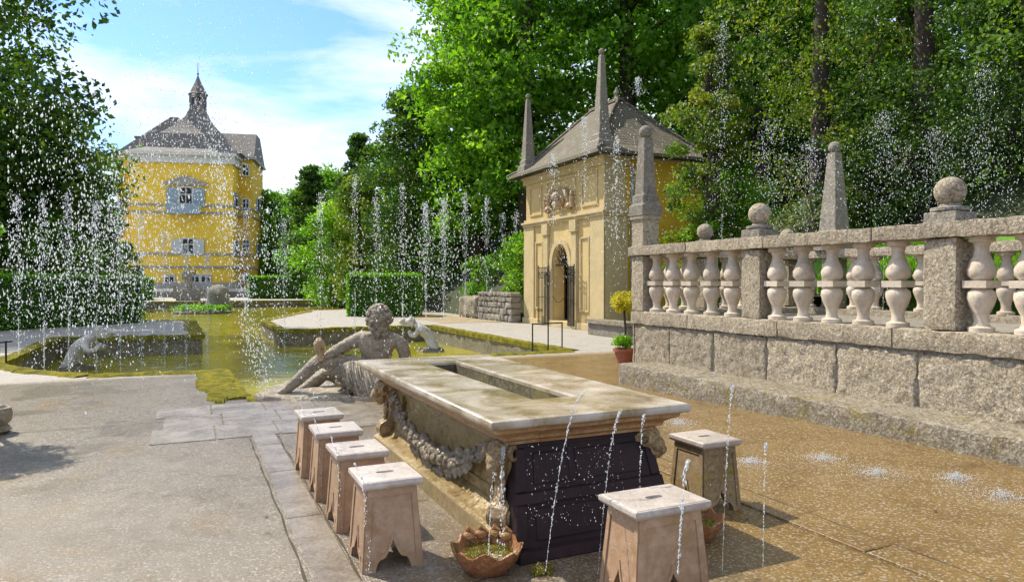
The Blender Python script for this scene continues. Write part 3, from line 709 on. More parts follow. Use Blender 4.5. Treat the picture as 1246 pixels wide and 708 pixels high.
# ------------------------------------------------------------------ hedges
def hedge(name, cx, cy, lx, ly, h, rz, label, mat='leaf_hedge', size=0.11, dens=420, group=None, z=0):
    root = empty(name, (cx, cy, z), rz); tag(root, label, 'hedge', group)
    m = MB(); m.box(-lx / 2 + .12, lx / 2 - .12, -ly / 2 + .12, ly / 2 - .12, -.05, h - .12); m.build('core', M['hedgecore'], root)
    areas = [(lx * h, 0), (lx * h, 1), (ly * h, 2), (ly * h, 3), (lx * ly * 1.3, 4)]; Ps = []
    for ar, q in areas:
        n = int(ar * dens); u = RNG.random(n); v = RNG.random(n)
        dp = -np.abs(RNG.normal(0, .07, n)) + 0.05 * np.sin(u * lx * 2.3 + v * 5) * (q < 2)
        if q == 0: P_ = np.stack([(u - .5) * lx, -ly / 2 - dp, v * h], 1)
        elif q == 1: P_ = np.stack([(u - .5) * lx, ly / 2 + dp, v * h], 1)
        elif q == 2: P_ = np.stack([-lx / 2 - dp, (u - .5) * ly, v * h], 1)
        elif q == 3: P_ = np.stack([lx / 2 + dp, (u - .5) * ly, v * h], 1)
        else: P_ = np.stack([(u - .5) * lx, (v - .5) * ly, h + dp + np.where(RNG.random(n) < .06, RNG.random(n) * .18, 0)], 1)
        Ps.append(P_)
    P_ = np.concatenate(Ps); n = len(P_); a = unit(n); b = np.cross(a, unit(n)); b /= np.linalg.norm(b, axis=1, keepdims=True) + 1e-6
    sz = size * (.6 + .8 * RNG.random((n, 1)))
    quads_obj('foliage', P_, a * sz * .5, b * sz * .5, .5 + RNG.normal(0, .22, n), M[mat], root)
    return root
def hedge2(px0, y0, px1, y1, depth, h, label, **k):
    a = G(px0, y0); b = G(px1, y1); d = b - a; ang = math.atan2(d.y, d.x); nrm = Vector((-d.y, d.x, 0)).normalized()
    c = (a + b) / 2 + nrm * depth / 2
    return hedge('hedge', c.x, c.y, d.length, depth, h, ang, label, **k)
a = Vector((-19, 17.5, 0)); b = Vector((-14.4, 27.6, 0)); d = b - a
hedge('hedge', (a.x + b.x) / 2 - .8, (a.y + b.y) / 2 + .3, d.length, 1.6, 1.85, math.atan2(d.y, d.x), 'long clipped green hedge on the left behind the left basin', dens=260)
hedge2(421, 385, 508, 385, 1.8, 1.98, 'clipped green hedge block standing nearest, right of the channel', dens=420, size=.11)
hedge2(302, 363.5, 421, 363.5, 2.0, 2.15, 'long low clipped hedge at the far edge of the water', dens=130, size=.2)
hedge2(322, 358, 345, 358, 3.0, 3.3, 'small square clipped shrub behind the long far hedge', dens=90, size=.24)
hedge2(350, 358, 395, 358, 2.5, 2.9, 'low rounded hedge right of the small square shrub', dens=90, size=.24)
c = G(180, 366); hedge('hedge', c.x - 5, c.y + 2, 8, 2, 2.0, 0, 'far low hedge by the left end of the palace terrace', dens=90, size=.24)

# ------------------------------------------------------------------ trees
T = tree
T('beech_tree', -24.9, 31, 28, 7.4, 'round', 'leaf_yew', 300, 150, .30, .1, .4, label='tall dark beech on the left edge filling the upper left corner', limbs=10)
T('beech_tree', -28.0, 25, 20, 7.9, 'round', 'leaf', 200, 140, .28, .12, .4, label='bushy green tree at the far left, in front of the dark beech')
T('yew_tree', -22.6, 34, 10.0, 3.9, 'column', 'leaf_yew', 150, 150, .26, .05, .3, label='dark yew between the tall beech and the palace')
T('bush', -20.8, 31.5, 4.6, 2.3, 'column', 'leaf_bright', 45, 110, .17, .05, .12, label='light green bush behind the left hedge', cat='bush')
T('yew_tree', -31, 44, 12, 5.0, 'column', 'leaf_yew', 70, 110, .28, .05, .3, label='dark yew behind the long left hedge, further from the palace')
T('yew_tree', D(118, 0, 56).x, 56, 12.0, 2.8, 'column', 'leaf_yew', 110, 120, .28, .0, .25, label='dark yew far back, just left of the palace wall')
T('yew_tree', D(152, 0, 66).x, 66, 5.5, 2.0, 'column', 'leaf_rust', 60, 100, .26, .0, .2, label='small rusty yew at the left foot of the palace')
T('spruce_tree', D(378, 0, 70).x, 70, 13.6, 4.4, 'cone', 'leaf_yew', 170, 110, .34, .02, .25, squash=.4, rc=1.4, label='dark spiky spruce nearest the palace in the middle distance')
T('spruce_tree', D(437, 0, 60).x, 60, 14.6, 4.4, 'cone', 'leaf_yew', 190, 110, .3, .02, .25, squash=.4, rc=1.4, label='taller dark spruce rising above the yellowish yew')
T('yew_tree', D(437, 0, 48).x, 48, 8.8, 3.1, 'column', 'leaf_rust', 130, 130, .2, .03, .22, label='yellowish green yew in front of the tall spruce')
T('yew_tree', D(512, 0, 44).x, 42, 13.4, 3.9, 'column', 'leaf_yew', 260, 130, .22, .0, .3, rc=1.1, label='broad conical yew right of the middle, dark green')
T('yew_tree', D(556, 0, 40).x, 40, 9.0, 3.6, 'column', 'leaf', 130, 120, .2, .0, .25, label='low green yew behind the nearest hedge block')
T('bush', D(405, 0, 56).x, 56, 7.8, 3.8, 'column', 'leaf_bright', 110, 120, .22, .03, .2, label='bright green bush left of the yellowish yew', cat='bush')
for i, (px, d, h, r, lb) in enumerate(((330, 92, 13.5, 5.6, 'round green tree just right of the palace'), (362, 98, 14.5, 6.5, 'hazy green tree behind the first spruce'), (408, 80, 14.5, 6.0, 'green tree between the two spruces'),
                                       (470, 66, 14.5, 6.0, 'green tree behind the tall spruce, right side'))):
    T('broadleaf_tree', D(px, 0, d).x, d, h, r, 'column', 'leaf', 110, 110, .42, .0, .3, label=lb)
for i, (n_, s_, h, r, mt, lb, bs) in enumerate((
        (14.6, 36, 22, 4.9, 'leaf_bright', 'tall bright green beech at the left edge of the wood', .08), (15.5, 31.5, 24, 5.6, 'leaf_bright', 'tall bright beech directly behind the pavilion left obelisk', .12),
        (19.5, 28.5, 24, 5.8, 'leaf', 'tall beech behind the pavilion roof, trunk showing', .22), (22.5, 23.0, 23, 6, 'leaf', 'tall beech right behind the pavilion ridge', .2), (18, 40, 23, 6.5, 'leaf', 'beech standing deeper in the wood at the left', .1),
        (26, 31, 24, 6.5, 'leaf', 'beech standing deep in the wood behind the pavilion', .1), (25, 18, 22, 6.5, 'leaf', 'beech deep in the wood above the left part of the balustrade', .1), (27, 10, 22, 7, 'leaf', 'beech deep in the wood above the middle of the balustrade', .1),
        (24, 2.5, 20, 7, 'leaf', 'beech deep in the wood at the right edge', .1))):
    p = W(n_, s_); zb = max(0, hz(n_, s_) - .2)
    T('beech_tree', p.x, p.y, h, r, 'round', mt, 230 if mt == 'leaf_bright' else 170, 160, .27 if mt == 'leaf_bright' else .30, bs, .38, z=zb, label=lb, limbs=10)
for i, (n_, s_, h, r, mt, lb) in enumerate((
        (12.6, 14.8, 8.2, 1.65, 'leaf_rust', 'yellowish yew just right of the pavilion'), (15.9, 14.0, 13.5, 3.6, 'leaf_rust', 'tall golden brown yew above the balustrade left bay'),
        (16.6, 11.4, 13, 3.3, 'leaf_yew', 'dark drooping yew behind the obelisk on the rear rail'), (16.0, 8.0, 12, 3.2, 'leaf_yew', 'dark yew with bare limbs above the nearer balls'),
        (15.5, 4.6, 11, 3.2, 'leaf_yew', 'dark yew at the right edge of the wood'))):
    p = W(n_, s_); zb = max(0, hz(n_, s_) - .2)
    T('yew_tree', p.x, p.y, h, r, 'column', mt, 150, 150, .105, .02, .26, z=zb, rc=r * .25, droop=.35, squash=.5, label=lb, limbs=9)
for (n_, s_, h, r, mt, lb) in ((16.2, 12.4, 4.2, 1.9, 'leaf_yew', 'dark shrub behind the rear balustrade, by the obelisk'), (16.6, 9.4, 4.4, 2.3, 'leaf_yew', 'dark shrub behind the rear balustrade in the middle'), (16.6, 6.2, 4.4, 2.3, 'leaf', 'green shrub behind the rear balustrade toward the right'), (13.4, 14.6, 3.8, 1.5, 'leaf_bright', 'light green shrub between pavilion and balustrade'), (16.4, 3.2, 4.2, 2.2, 'leaf_yew', 'dark shrub behind the rear balustrade at the right edge')):
    p = W(n_, s_); T('bush', p.x, p.y, h, r, 'column', mt, 90, 140, .1, .0, .1, z=max(0, hz(n_, s_) - .2), label=lb, cat='bush')
p = W(11.0, 2.2); T('maple_tree', p.x, p.y, 9, 2.3, 'round', 'leaf_bright', 55, 100, .12, .35, .16, label='bright leaved maple whose twigs reach in at the top right corner', droop=.2)
p = W(12.9, 26.6); T('bush', p.x, p.y, 2.7, 1.75, 'column', 'leaf_bright', 70, 130, .12, .0, .08, z=.9, label='light green bush on top of the rubble wall beside the pavilion', cat='bush')
p = W(12.6, 30.6); T('bush', p.x, p.y, 2.2, 1.6, 'column', 'leaf', 40, 100, .13, .0, .08, z=.5, label='low shrub at the foot of the wood behind the dirt path', cat='bush')
# woodland beyond: one mass
kk = 620; C = []
for _ in range(kk):
    n_ = 30 + RNG.random() * 26; s_ = -12 + RNG.random() * 75; C.append(tuple(W(n_, s_, hz(n_, s_) + RNG.random() * 16)))
o = leaves('woodland', np.array(C), np.full(kk, 2.6) * (.6 + .8 * RNG.random(kk)), 95, .55, M['leaf'], None, .8); tag(o, 'dense green wood covering the hillside behind everything', 'woodland', kind='stuff')

# ------------------------------------------------------------------ pavilion
def pavilion():
    root = empty('pavilion', tuple(W(12.0, 18.9)), A)
    tag(root, 'small sandstone and yellow pavilion with shingle hip roof, arched door and corner obelisks', 'pavilion')
    Ln, Wd, Ht = 5.6, 3.6, 5.55                          # local x = n (depth), y = s (length of the facade), facade at x = 0
    yc = Ln / 2
    # facade: wall with arched opening
    aw, ah = 0.58, 2.2
    arch = [(yc - aw, 0)] + [(yc - aw * math.cos(t), ah + aw * 1.25 * math.sin(t)) for t in [PI * i / 14 for i in range(15)]] + [(yc + aw, 0)]
    outl = [(0, 0)] + arch + [(Ln, 0), (Ln, Ht), (0, Ht)]
    m = MB(); m.prism(outl, lambda u, v, t: (t, u, v), 0.0, 0.45); m.build('facade', M['sand'], root)
    m = MB(); m.box(0.45, Wd, 0.0, 0.3, 0, Ht); m.box(.45, Wd, Ln - .3, Ln, 0, Ht); m.box(Wd, Wd + .3, 0.0, Ln, 0, Ht); m.build('wall', M['yellow2'], root)
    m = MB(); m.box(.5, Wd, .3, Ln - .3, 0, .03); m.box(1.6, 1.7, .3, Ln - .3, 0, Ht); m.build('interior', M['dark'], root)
    # corner pilaster of the side
    m = MB(); m.box(-.06, .85, -.10, 0, 0, 3.7); m.box(-.03, .78, -.07, 0, 3.9, Ht - .1); m.build('pilaster', M['sandtrim'], root, bevel=.01)
    m = MB(); m.box(-.06, -0.0, Ln - .75, Ln + .1, .0, 3.7); m.build('pilaster', M['sandtrim'], root, bevel=.01)
    m = MB(); m.box(-.065, -0.0, -.1, .75, .0, 3.7); m.build('pilaster', M['sandtrim'], root, bevel=.01)
    for y0 in (yc - 1.2, yc + .85):
        m = MB(); m.box(-.10, 0, y0, y0 + .35, 0, 3.55); m.box(-.15, 0, y0 - .05, y0 + .4, 3.3, 3.7); m.box(-.14, 0, y0 - .04, y0 + .39, 0, .35); m.build('pilaster', M['sandtrim'], root, bevel=.012)
    m = MB()
    for i, (o_, z0, z1) in enumerate(((.10, 3.70, 3.80), (.16, 3.80, 3.88), (.07, 3.88, 3.98))): m.box(-o_, .9, -o_ - .04, Ln + o_, z0, z1)
    m.build('string_cornice', M['sandtrim'], root, bevel=.01)
    m = MB(); m.box(-.10, .9, -.14, Ln + .1, Ht - .22, Ht - .02); m.box(-.16, Wd + .4, -.2, Ln + .16, Ht - .02, Ht + .1); m.build('eaves_cornice', M['sandtrim'], root, bevel=.01)
    m = MB(); m.box(-.12, .9, -.16, Ln + .12, 0, .22); m.build('plinth', M['sandtrim'], root, bevel=.01)
    # arch moulding, panels
    def band(r0, r1, z, t): return [((yc - r0 * math.cos(q)), z + r0 * 1.25 * math.sin(q)) for q in [PI * i / 14 for i in range(15)]] + [((yc + r1 * math.cos(q)), z + r1 * 1.2 * math.sin(q)) for q in [PI * i / 14 for i in range(15)]]
    m = MB(); m.prism(band(aw + .01, aw + .2, ah, 0), lambda u, v, t: (t, u, v), -.07, 0.02); m.box(-.07, 0.02, yc - aw - .2, yc - aw, .22, ah); m.box(-.07, .02, yc + aw, yc + aw + .2, .22, ah); m.build('door_surround', M['sandtrim'], root)
    def frame(m, y0, y1, z0, z1, w=.06, d=.045):
        m.box(-d, 0, y0, y1, z1 - w, z1); m.box(-d, 0, y0, y1, z0, z0 + w); m.box(-d + .002, 0, y0, y0 + w, z0 + w, z1 - w); m.box(-d + .002, 0, y1 - w, y1, z0 + w, z1 - w)
    for (y0, y1, z0, z1) in ((.85, 1.45, .6, 3.1), (4.15, 4.75, .6, 3.1), (.35, 1.35, 4.1, 5.2), (4.25, 5.25, 4.1, 5.2), (1.75, 3.85, 4.1, 5.25)):
        m = MB(); frame(m, y0, y1, z0, z1); m.build('panel_frame', M['sandtrim'], root)
    # relief over the door: a bust with scrolls and small figures either side
    m = MB(); m.ball((-.06, yc, 4.55), .34, 14, 10, (.35, 1, 1.15)); m.ball((-.2, yc, 4.6), .17, 10, 8); m.ball((-.16, yc, 4.35), .22, 10, 8, (.7, 1.3, .7))
    for q in (-1, 1):
        m.tube([(-.1, yc + q * .35, 4.85), (-.16, yc + q * .62, 4.7), (-.12, yc + q * .7, 4.35), (-.1, yc + q * .5, 4.18)], [.08, .1, .08, .06], 8)
        m.ball((-.12, yc + q * .78, 4.2), .13, 10, 8); m.ball((-.1, yc + q * .95, 4.6), .1, 8, 6); m.tube([(-.1, yc + q * .95, 4.52), (-.12, yc + q * .98, 4.15)], [.12, .09], 8)
    m.build('relief', M['carved'], root, True)
    # fan light grille
    m = MB()
    for i in range(1, 8):
        q = PI * i / 8; m.tube([(.12, yc, ah), (.12, yc - aw * math.cos(q), ah + aw * 1.25 * math.sin(q))], .014, 5)
    for r_ in (.18, .34):
        m.tube([(.12, yc - r_ * math.cos(q), ah + r_ * 1.25 * math.sin(q)) for q in [PI * i / 12 for i in range(13)]], .013, 5)
    m.box(.1, .14, yc - aw, yc + aw, ah - .02, ah + .02); m.build('fanlight_grille', M['iron'], root)
    # open gate leaves
    for q in (0, 1):
        m = MB(); wl = .62
        def P_(a, z, q=q):
            y = (yc + aw + .12) if q else (yc - aw - .12)
            sg = 1 if q else -1
            return (-.12 - .18 * a, y + sg * a, z)
        for z in (.12, 1.05, 1.75, 1.95, 2.12): m.tube([P_(0, z), P_(wl, z)], .016, 6)
        for j in range(8): m.tube([P_(wl * j / 7, .1), P_(wl * j / 7, 2.14 if j % 7 else 2.2)], .012 if j % 7 else .02, 6)
        for j in range(4):
            cy = wl * (j + .5) / 4; m.tube([P_(cy + .055 * math.cos(t), 1.85 + .07 * math.sin(t)) for t in [2 * PI * i / 8 for i in range(9)]], .009, 5)
        m.build('iron_gate', M['iron'], root)
    m = MB(); pts = [(-.1, yc - .45 + .9 * i / 10, 1.1 - .22 * math.sin(PI * i / 10)) for i in range(11)]; m.tube(pts, .012, 5); m.build('chain', M['iron'], root)
    # hip roof with slight bell, ridge along s
    m = MB(); o_ = .55; z0 = Ht + .1; rz_ = 2.35
    m.loft([(-o_, Wd + .3 + o_, -o_, Ln + o_, z0 - .04), (-o_, Wd + .3 + o_, -o_, Ln + o_, z0 + .06), (-.05, Wd + .3 + .05, -.05, Ln + .05, z0 + .34),
            (.65, Wd - .4, .85, Ln - .85, z0 + 1.15), (1.4, Wd - 1.2, 1.6, Ln - 1.6, z0 + 1.95), (1.8, Wd - 1.7, 1.9, Ln - 1.9, z0 + rz_)])
    ro = m.build('roof', M['shingle'], root)
    m = MB()
    zs = [z0 + .08, z0 + .37, z0 + 1.18, z0 + 1.98, z0 + rz_]
    fx = [-o_, -.05, .65, 1.4, 1.8]; bx = [Wd + .3 + o_, Wd + .35, Wd - .4, Wd - 1.2, Wd - 1.7]; iy = [-o_, -.05, .85, 1.6, 1.9]
    for X_ in (fx, bx):
        for sd in (0, 1): m.tube([(x, y if not sd else Ln - y, z) for x, y, z in zip(X_, iy, zs)], .06, 6)
    m.box(1.72, 1.98, 1.8, Ln - 1.8, z0 + rz_ - .02, z0 + rz_ + .08)
    m.build('ridge_cap', M['shingle'], ro)
    m = MB(); m.lathe([(.12, 0), (.1, .1), (.05, .2), (.1, .3), (.02, .5)], (1.85, 2.1, z0 + rz_), 10); m.build('roof_finial', M['tufa_dark'], ro)
    # gutter and downpipe
    m = MB(); m.tube([(1.0, -.12, Ht - .2), (1.0, -.14, 0.1)], .06, 8); m.build('downpipe', M['lead'], root)
    # obelisks on the two front corners
    for y, hh in ((.15, 3.15), (Ln - .15, 3.0)):
        m = MB(); zb = z0 + .12
        m.loft([(-.34, .34, y - .34, y + .34, zb), (-.30, .30, y - .3, y + .3, zb + .28), (-.24, .24, y - .24, y + .24, zb + .34), (-.24, .24, y - .24, y + .24, zb + .50), (-.2, .2, y - .2, y + .2, zb + .54), (-.075, .075, y - .075, y + .075, zb + hh - .15), (-.02, .02, y - .02, y + .02, zb + hh - .08)])
        ob = m.build('obelisk', M['tufa_dark'], root, bevel=.01); b2 = MB(); b2.ball((0, y, zb + hh), .10, 12, 8); b2.build('ball', M['tufa_dark'], ob, True)
pavilion()
# rubble retaining wall left of the pavilion
rw = empty('rubble_wall', tuple(W(11.75, 24.75)), A); tag(rw, 'low rubble stone wall adjoining the left side of the pavilion', 'wall')
rough_box(-.22, .15, 0, 3.4, -.05, 1.12, 'wall_core', M['basin'], rw, .2, .02, 3)
random.seed(8); z_ = 0
for hh_ in (.3, .26, .24, .22, .18):
    y_ = -.02
    while y_ < 3.4:
        l_ = random.uniform(.28, .62); rough_box(-.31 + random.uniform(-.02, .02), .14, y_, min(3.42, y_ + l_ - .02), z_, z_ + hh_ - .018, 'wall_stone', M['tufa_dark'], rw, .07, .025, 6); y_ += l_
    z_ += hh_
rough_box(-.4, 1.3, 3.45, 5.6, -.05, .95, 'wall_end', M['tufa_bench'], rw, .15, .1, 2)
lb_ = empty('low_bench', tuple(W(11.2, 16.2)), A); tag(lb_, 'low plain stone bench wall between pavilion and balustrade', 'bench')
rough_box(-.2, .3, 0, 2.2, .35, .48, 'seat', M['tufa_bench'], lb_, .12, .01); rough_box(-.12, .22, .05, 2.15, 0, .35, 'base', M['tufa_dark'], lb_, .12, .01)

# ------------------------------------------------------------------ balustrade and its terrace
def baluster_mb(h=0.93):
    m = MB(); s = h / 0.93
    up = [(.115, 0), (.115, .045), (.075, .06), (.062, .11), (.07, .18), (.105, .26), (.125, .33), (.12, .385), (.085, .42), (.075, .43)]
    m.lathe([(r_, z * s) for r_, z in up], n=18); m.box(-.115, .115, -.115, .115, .43 * s, .50 * s)
    tp = [(.075, .50), (.085, .51), (.12, .55), (.125, .605), (.105, .67), (.07, .75), (.060, .82), (.075, .865), (.115, .88), (.115, .93)]
    m.lathe([(r_, z * s) for r_, z in tp], n=18); return m
def ball_finial(root, n_, s_, z, r_=.147, name='ball_finial'):
    m = MB(); m.loft([(n_ - .17, n_ + .17, s_ - .17, s_ + .17, z - .02), (n_ - .165, n_ + .165, s_ - .165, s_ + .165, z + .10), (n_ - .11, n_ + .11, s_ - .11, s_ + .11, z + .11)])
    m.lathe([(.14, .10), (.175, .115), (.175, .15), (.10, .165), (.09, .19)], (n_, s_, z), 18)
    o = m.build(name, M['tufa_dark'], root, True, .006); b2 = MB(); b2.ball((n_, s_, z + .17 + r_), r_, 22, 14); b2.build('ball', M['tufa'], o, True)
def obelisk(root, n_, s_, z, h, w_=.2):
    m = MB(); w2 = w_ + .05
    m.loft([(n_ - w2, n_ + w2, s_ - w2, s_ + w2, z - .02), (n_ - w2, n_ + w2, s_ - w2, s_ + w2, z + .16), (n_ - w_ - .01, n_ + w_ + .01, s_ - w_ - .01, s_ + w_ + .01, z + .19), (n_ - w_ - .01, n_ + w_ + .01, s_ - w_ - .01, s_ + w_ + .01, z + .33), (n_ - w_ * .86, n_ + w_ * .86, s_ - w_ * .86, s_ + w_ * .86, z + .35),
            (n_ - .085, n_ + .085, s_ - .085, s_ + .085, z + h - .2)])
    o = m.build('obelisk', M['tufa_dark'], root, bevel=.012); b2 = MB(); b2.ball((n_, s_, z + h - .1), .115, 16, 10); b2.build('ball', M['tufa_dark'], o, True)
def balustrade():
    root = empty('balustrade', (0, 0, 0), A)
    tag(root, 'pitted tufa terrace wall with pale marble balusters, ball finials and obelisk along the right', 'balustrade')
    S0, S1 = -0.8, 9.90; NW = 6.85
    # bench step along the foot (worn)
    bs = rough_box(6.155, 6.95, S0, 9.30, -.15, .315, 'bench_step', M['tufa_bench'], root, .07, .018, 5, .015)
    # wall of blocks
    core = MB(); core.box(NW + .03, NW + .5, S0, S1 - .06, .0, .90); core.build('wall_core', M['joint'], root)
    random.seed(5); s = S1 - .05
    while s > S0:
        l = random.uniform(.72, 1.1); rough_box(NW, NW + .2, max(S0, s - l), s - .012, .20, .885, 'wall_block', M['tufa'], root, .034, .017, 13); s -= l
    rough_box(NW + .0, NW + .48, S1 - .05, S1 + .0, 0, .885, 'wall_block', M['tufa'], root, .07, .012, 8)
    s = S1 + .02
    while s > S0:
        l = random.uniform(1.4, 2.2); rough_box(NW - .035, NW + .47, max(S0, s - l), s - .006, .895, 1.11, 'ledge_block', M['tufa'], root, .055, .011, 8); s -= l
    posts = [9.76, 7.16, 4.56, 1.96, -.64]
    for i, p in enumerate(posts): rough_box(NW + .0, NW + .34, p - .17, p + .17, 1.115, 2.035, 'post', M['tufa'], root, .05, .010, 9)
    s = S1 + .06
    for a, b in ((9.96, 8.46), (8.46, 6.9), (6.9, 5.3), (5.3, 3.7), (3.7, 2.0), (2.0, -.8)):
        rough_box(NW - .05, NW + .38, b, a - .004, 2.04, 2.20, 'rail', M['tufa'], root, .055, .010, 8)
    bal = baluster_mb().build('baluster', M['pink'], root, True, 0); first = True
    for p in posts[:-1]:
        for off in (-.32, -.75, -1.18, -1.61, -2.04) if p < 9 else (-.33, -.77, -1.21, -1.66, -2.10):
            b = bal if first else bal.copy()
            if not first: COL.objects.link(b); b.parent = root
            first = False; b.location = (NW + .16, p + off, 1.112); b.rotation_euler = (0, 0, random.uniform(-.03, .03))
    for p in posts[1:4]: ball_finial(root, NW + .165, p, 2.2)
    # end pedestal with obelisk
    m = MB(); a = (NW + .01, NW + .33, 9.60, 9.92)
    m.loft([a + (2.19,), a + (2.62,), (a[0] - .03, a[1] + .03, a[2] - .03, a[3] + .03, 2.65), (a[0] - .03, a[1] + .03, a[2] - .03, a[3] + .03, 2.72)])
    m.build('pedestal', M['tufa'], root, bevel=.01)
    obelisk(root, NW + .17, 9.76, 2.72, 1.5, .15)
    # terrace floor
    m = MB(); m.box(NW + .48, 10.75, S0, 9.9, .0, 1.0); m.build('terrace_floor', M['tufa_dark'], root)
    return root
balustrade()
def rear_balustrade():
    root = empty('balustrade', (0, 0, 0), A)
    tag(root, 'rear balustrade seen through the front balusters, at the back of the terrace', 'balustrade')
    NR = 10.8; S0 = -.8
    rough_box(NR - .05, NR + .4, S0, 10.6, .0, 1.11, 'ledge', M['tufa'], root, .12, .01, 8)
    rough_box(NR - .05, NR + .35, S0, 10.6, 2.04, 2.20, 'rail', M['tufa'], root, .08, .01, 8)
    posts = [10.4, 9.3, 6.7, 4.1, 1.5]
    for p in posts: rough_box(NR, NR + .32, p - .16, p + .16, 1.12, 2.035, 'post', M['tufa'], root, .08, .01, 8)
    bal = baluster_mb().build('baluster', M['pink'], root, True, 0); first = True
    ss_ = [9.85] + [9.3 - .43 * j for j in range(1, 6)] + [6.7 - .43 * j for j in range(1, 6)] + [4.1 - .43 * j for j in range(1, 6)] + [1.5 - .43 * j for j in range(1, 5)]
    for s in ss_:
        b = bal if first else bal.copy()
        if not first: COL.objects.link(b); b.parent = root
        first = False; b.location = (NR + .15, s, 1.112)
    # return at the far end
    rough_box(7.38, NR - .06, 9.92, 10.3, .0, 1.11, 'ledge', M['tufa'], root, .12, .01, 8)
    rough_box(7.25, NR - .06, 9.95, 10.3, 2.04, 2.20, 'rail', M['tufa'], root, .08, .01, 8)
    rough_box(8.45, 8.77, 9.96, 10.28, 1.12, 2.035, 'post', M['tufa'], root, .08, .01, 8)
    for n_ in (7.45, 7.8, 8.15, 9.1, 9.5, 9.9, 10.3):
        b = bal.copy(); COL.objects.link(b); b.parent = root; b.location = (n_, 10.12, 1.112)
    obelisk(root, NR + .15, 9.3, 2.2, 2.0, .22); ball_finial(root, 10.95, 10.42, 2.2); ball_finial(root, 8.6, 10.12, 2.2)
    for p in posts[2:]: ball_finial(root, NR + .15, p, 2.2) if p < 3 else None
rear_balustrade()

# ------------------------------------------------------------------ topiary in a pot
def potted_tree():
    p = G(760, 441); root = empty('potted_topiary', (p.x, p.y, 0)); tag(root, 'golden ball topiary on a bare stem in a terracotta pot beside the wall', 'potted plant')
    m = MB(); m.lathe([(.15, 0), (.2, .22), (.235, .225), (.235, .28), (.2, .28), (.19, .24), (.02, .24)], n=20); m.build('pot', M['pot'], root, True)
    m = MB(); m.tube([(0, 0, .2), (.02, 0, .6), (-.01, 0, 1.1)], .022, 8); m.build('stem', M['bark'], root, True)
    k = 40; u = unit(k); C = u * np.array([.2, .2, .15]) + np.array([0, 0, 1.2]); leaves('golden_crown', C, np.full(k, .12), 70, .045, M['leaf_gold'], root, .9)
    C = np.stack([RNG.normal(0, .1, 24), RNG.normal(0, .1, 24), .36 + RNG.random(24) * .1], 1); leaves('green_underplanting', C, np.full(24, .12), 60, .05, M['leaf_bright'], root, .9)
potted_tree()

# iron handrails at the basin corners
def rail(p0, p1, mid, h, label):
    root = empty('iron_railing', tuple(p0)); tag(root, label, 'railing'); d = Vector(p1) - Vector(p0)
    m = MB(); m.tube([(0, 0, h), tuple(d + Vector((0, 0, h)))], .016, 6); m.build('handrail', M['iron'], root)
    for t in mid:
        q = d * t; m = MB(); m.tube([(q.x, q.y, -.05), (q.x, q.y, h + .02)], .018, 6); m.build('post', M['iron'], root)
rail(G(648, 427), G(684, 424), (0, .52, 1), .62, 'thin iron railing with three posts at the corner of the right basin')
rail(G(-30, 447), G(14, 441), (.0, .5, .82), .42, 'thin iron railing at the left edge beside the left basin')

# ------------------------------------------------------------------ skinned figures
def skin(name, pts, edges, rad, m, parent, lv=2, root_i=0, disp=0.0):
    me = bpy.data.meshes.new(name); me.from_pydata([tuple(p) for p in pts], edges, []); me.update()
    o = bpy.data.objects.new(name, me); link(o, parent); me.materials.append(m)
    o.modifiers.new('s', 'SKIN'); sv = me.skin_vertices[0].data
    for i, r_ in enumerate(rad):
        sv[i].radius = (r_, r_) if not isinstance(r_, tuple) else r_; sv[i].use_root = (i == root_i)
    o.modifiers['s'].use_smooth_shade = True
    q = o.modifiers.new('d', 'SUBSURF'); q.levels = lv; q.render_levels = lv
    if disp:
        tx = bpy.data.textures.new('worn', 'CLOUDS'); tx.noise_scale = .06
        dd = o.modifiers.new('n', 'DISPLACE'); dd.texture = tx; dd.strength = disp; dd.mid_level = .5
    return o
def hand(name, wrist, dirv, upv, L_, m, parent, curl=.5):
    """palm and five bent fingers as one skinned tree"""
    d = Vector(dirv).normalized(); u = Vector(upv).normalized(); s_ = d.cross(u).normalized(); u = s_.cross(d).normalized(); w_ = Vector(wrist)
    pts = [w_, w_ + d * L_ * .45]; ed = [(0, 1)]; rad = [L_ * .16, L_ * .2]
    for i, (off, ln) in enumerate(((-.17, .42), (-.06, .5), (.06, .47), (.17, .36))):
        b = len(pts); p0 = w_ + d * L_ * .52 + s_ * off * L_
        p1 = p0 + d * ln * L_ * .45 - u * curl * .1 * L_; p2 = p1 + d * ln * L_ * .3 - u * curl * .22 * L_; p3 = p2 + d * ln * L_ * .12 - u * curl * .2 * L_
        pts += [p0, p1, p2, p3]; ed += [(1, b), (b, b + 1), (b + 1, b + 2), (b + 2, b + 3)]; rad += [L_ * .065, L_ * .055, L_ * .048, L_ * .04]
    b = len(pts); p0 = w_ + d * L_ * .18 - s_ * L_ * .16; pts += [p0, p0 + d * L_ * .2 - s_ * L_ * .14 - u * .05 * L_, p0 + d * L_ * .36 - s_ * L_ * .16 - u * curl * .15 * L_]; ed += [(0, b), (b, b + 1), (b + 1, b + 2)]; rad += [L_ * .08, L_ * .065, L_ * .05]
    return skin(name, pts, ed, rad, m, parent, 1)

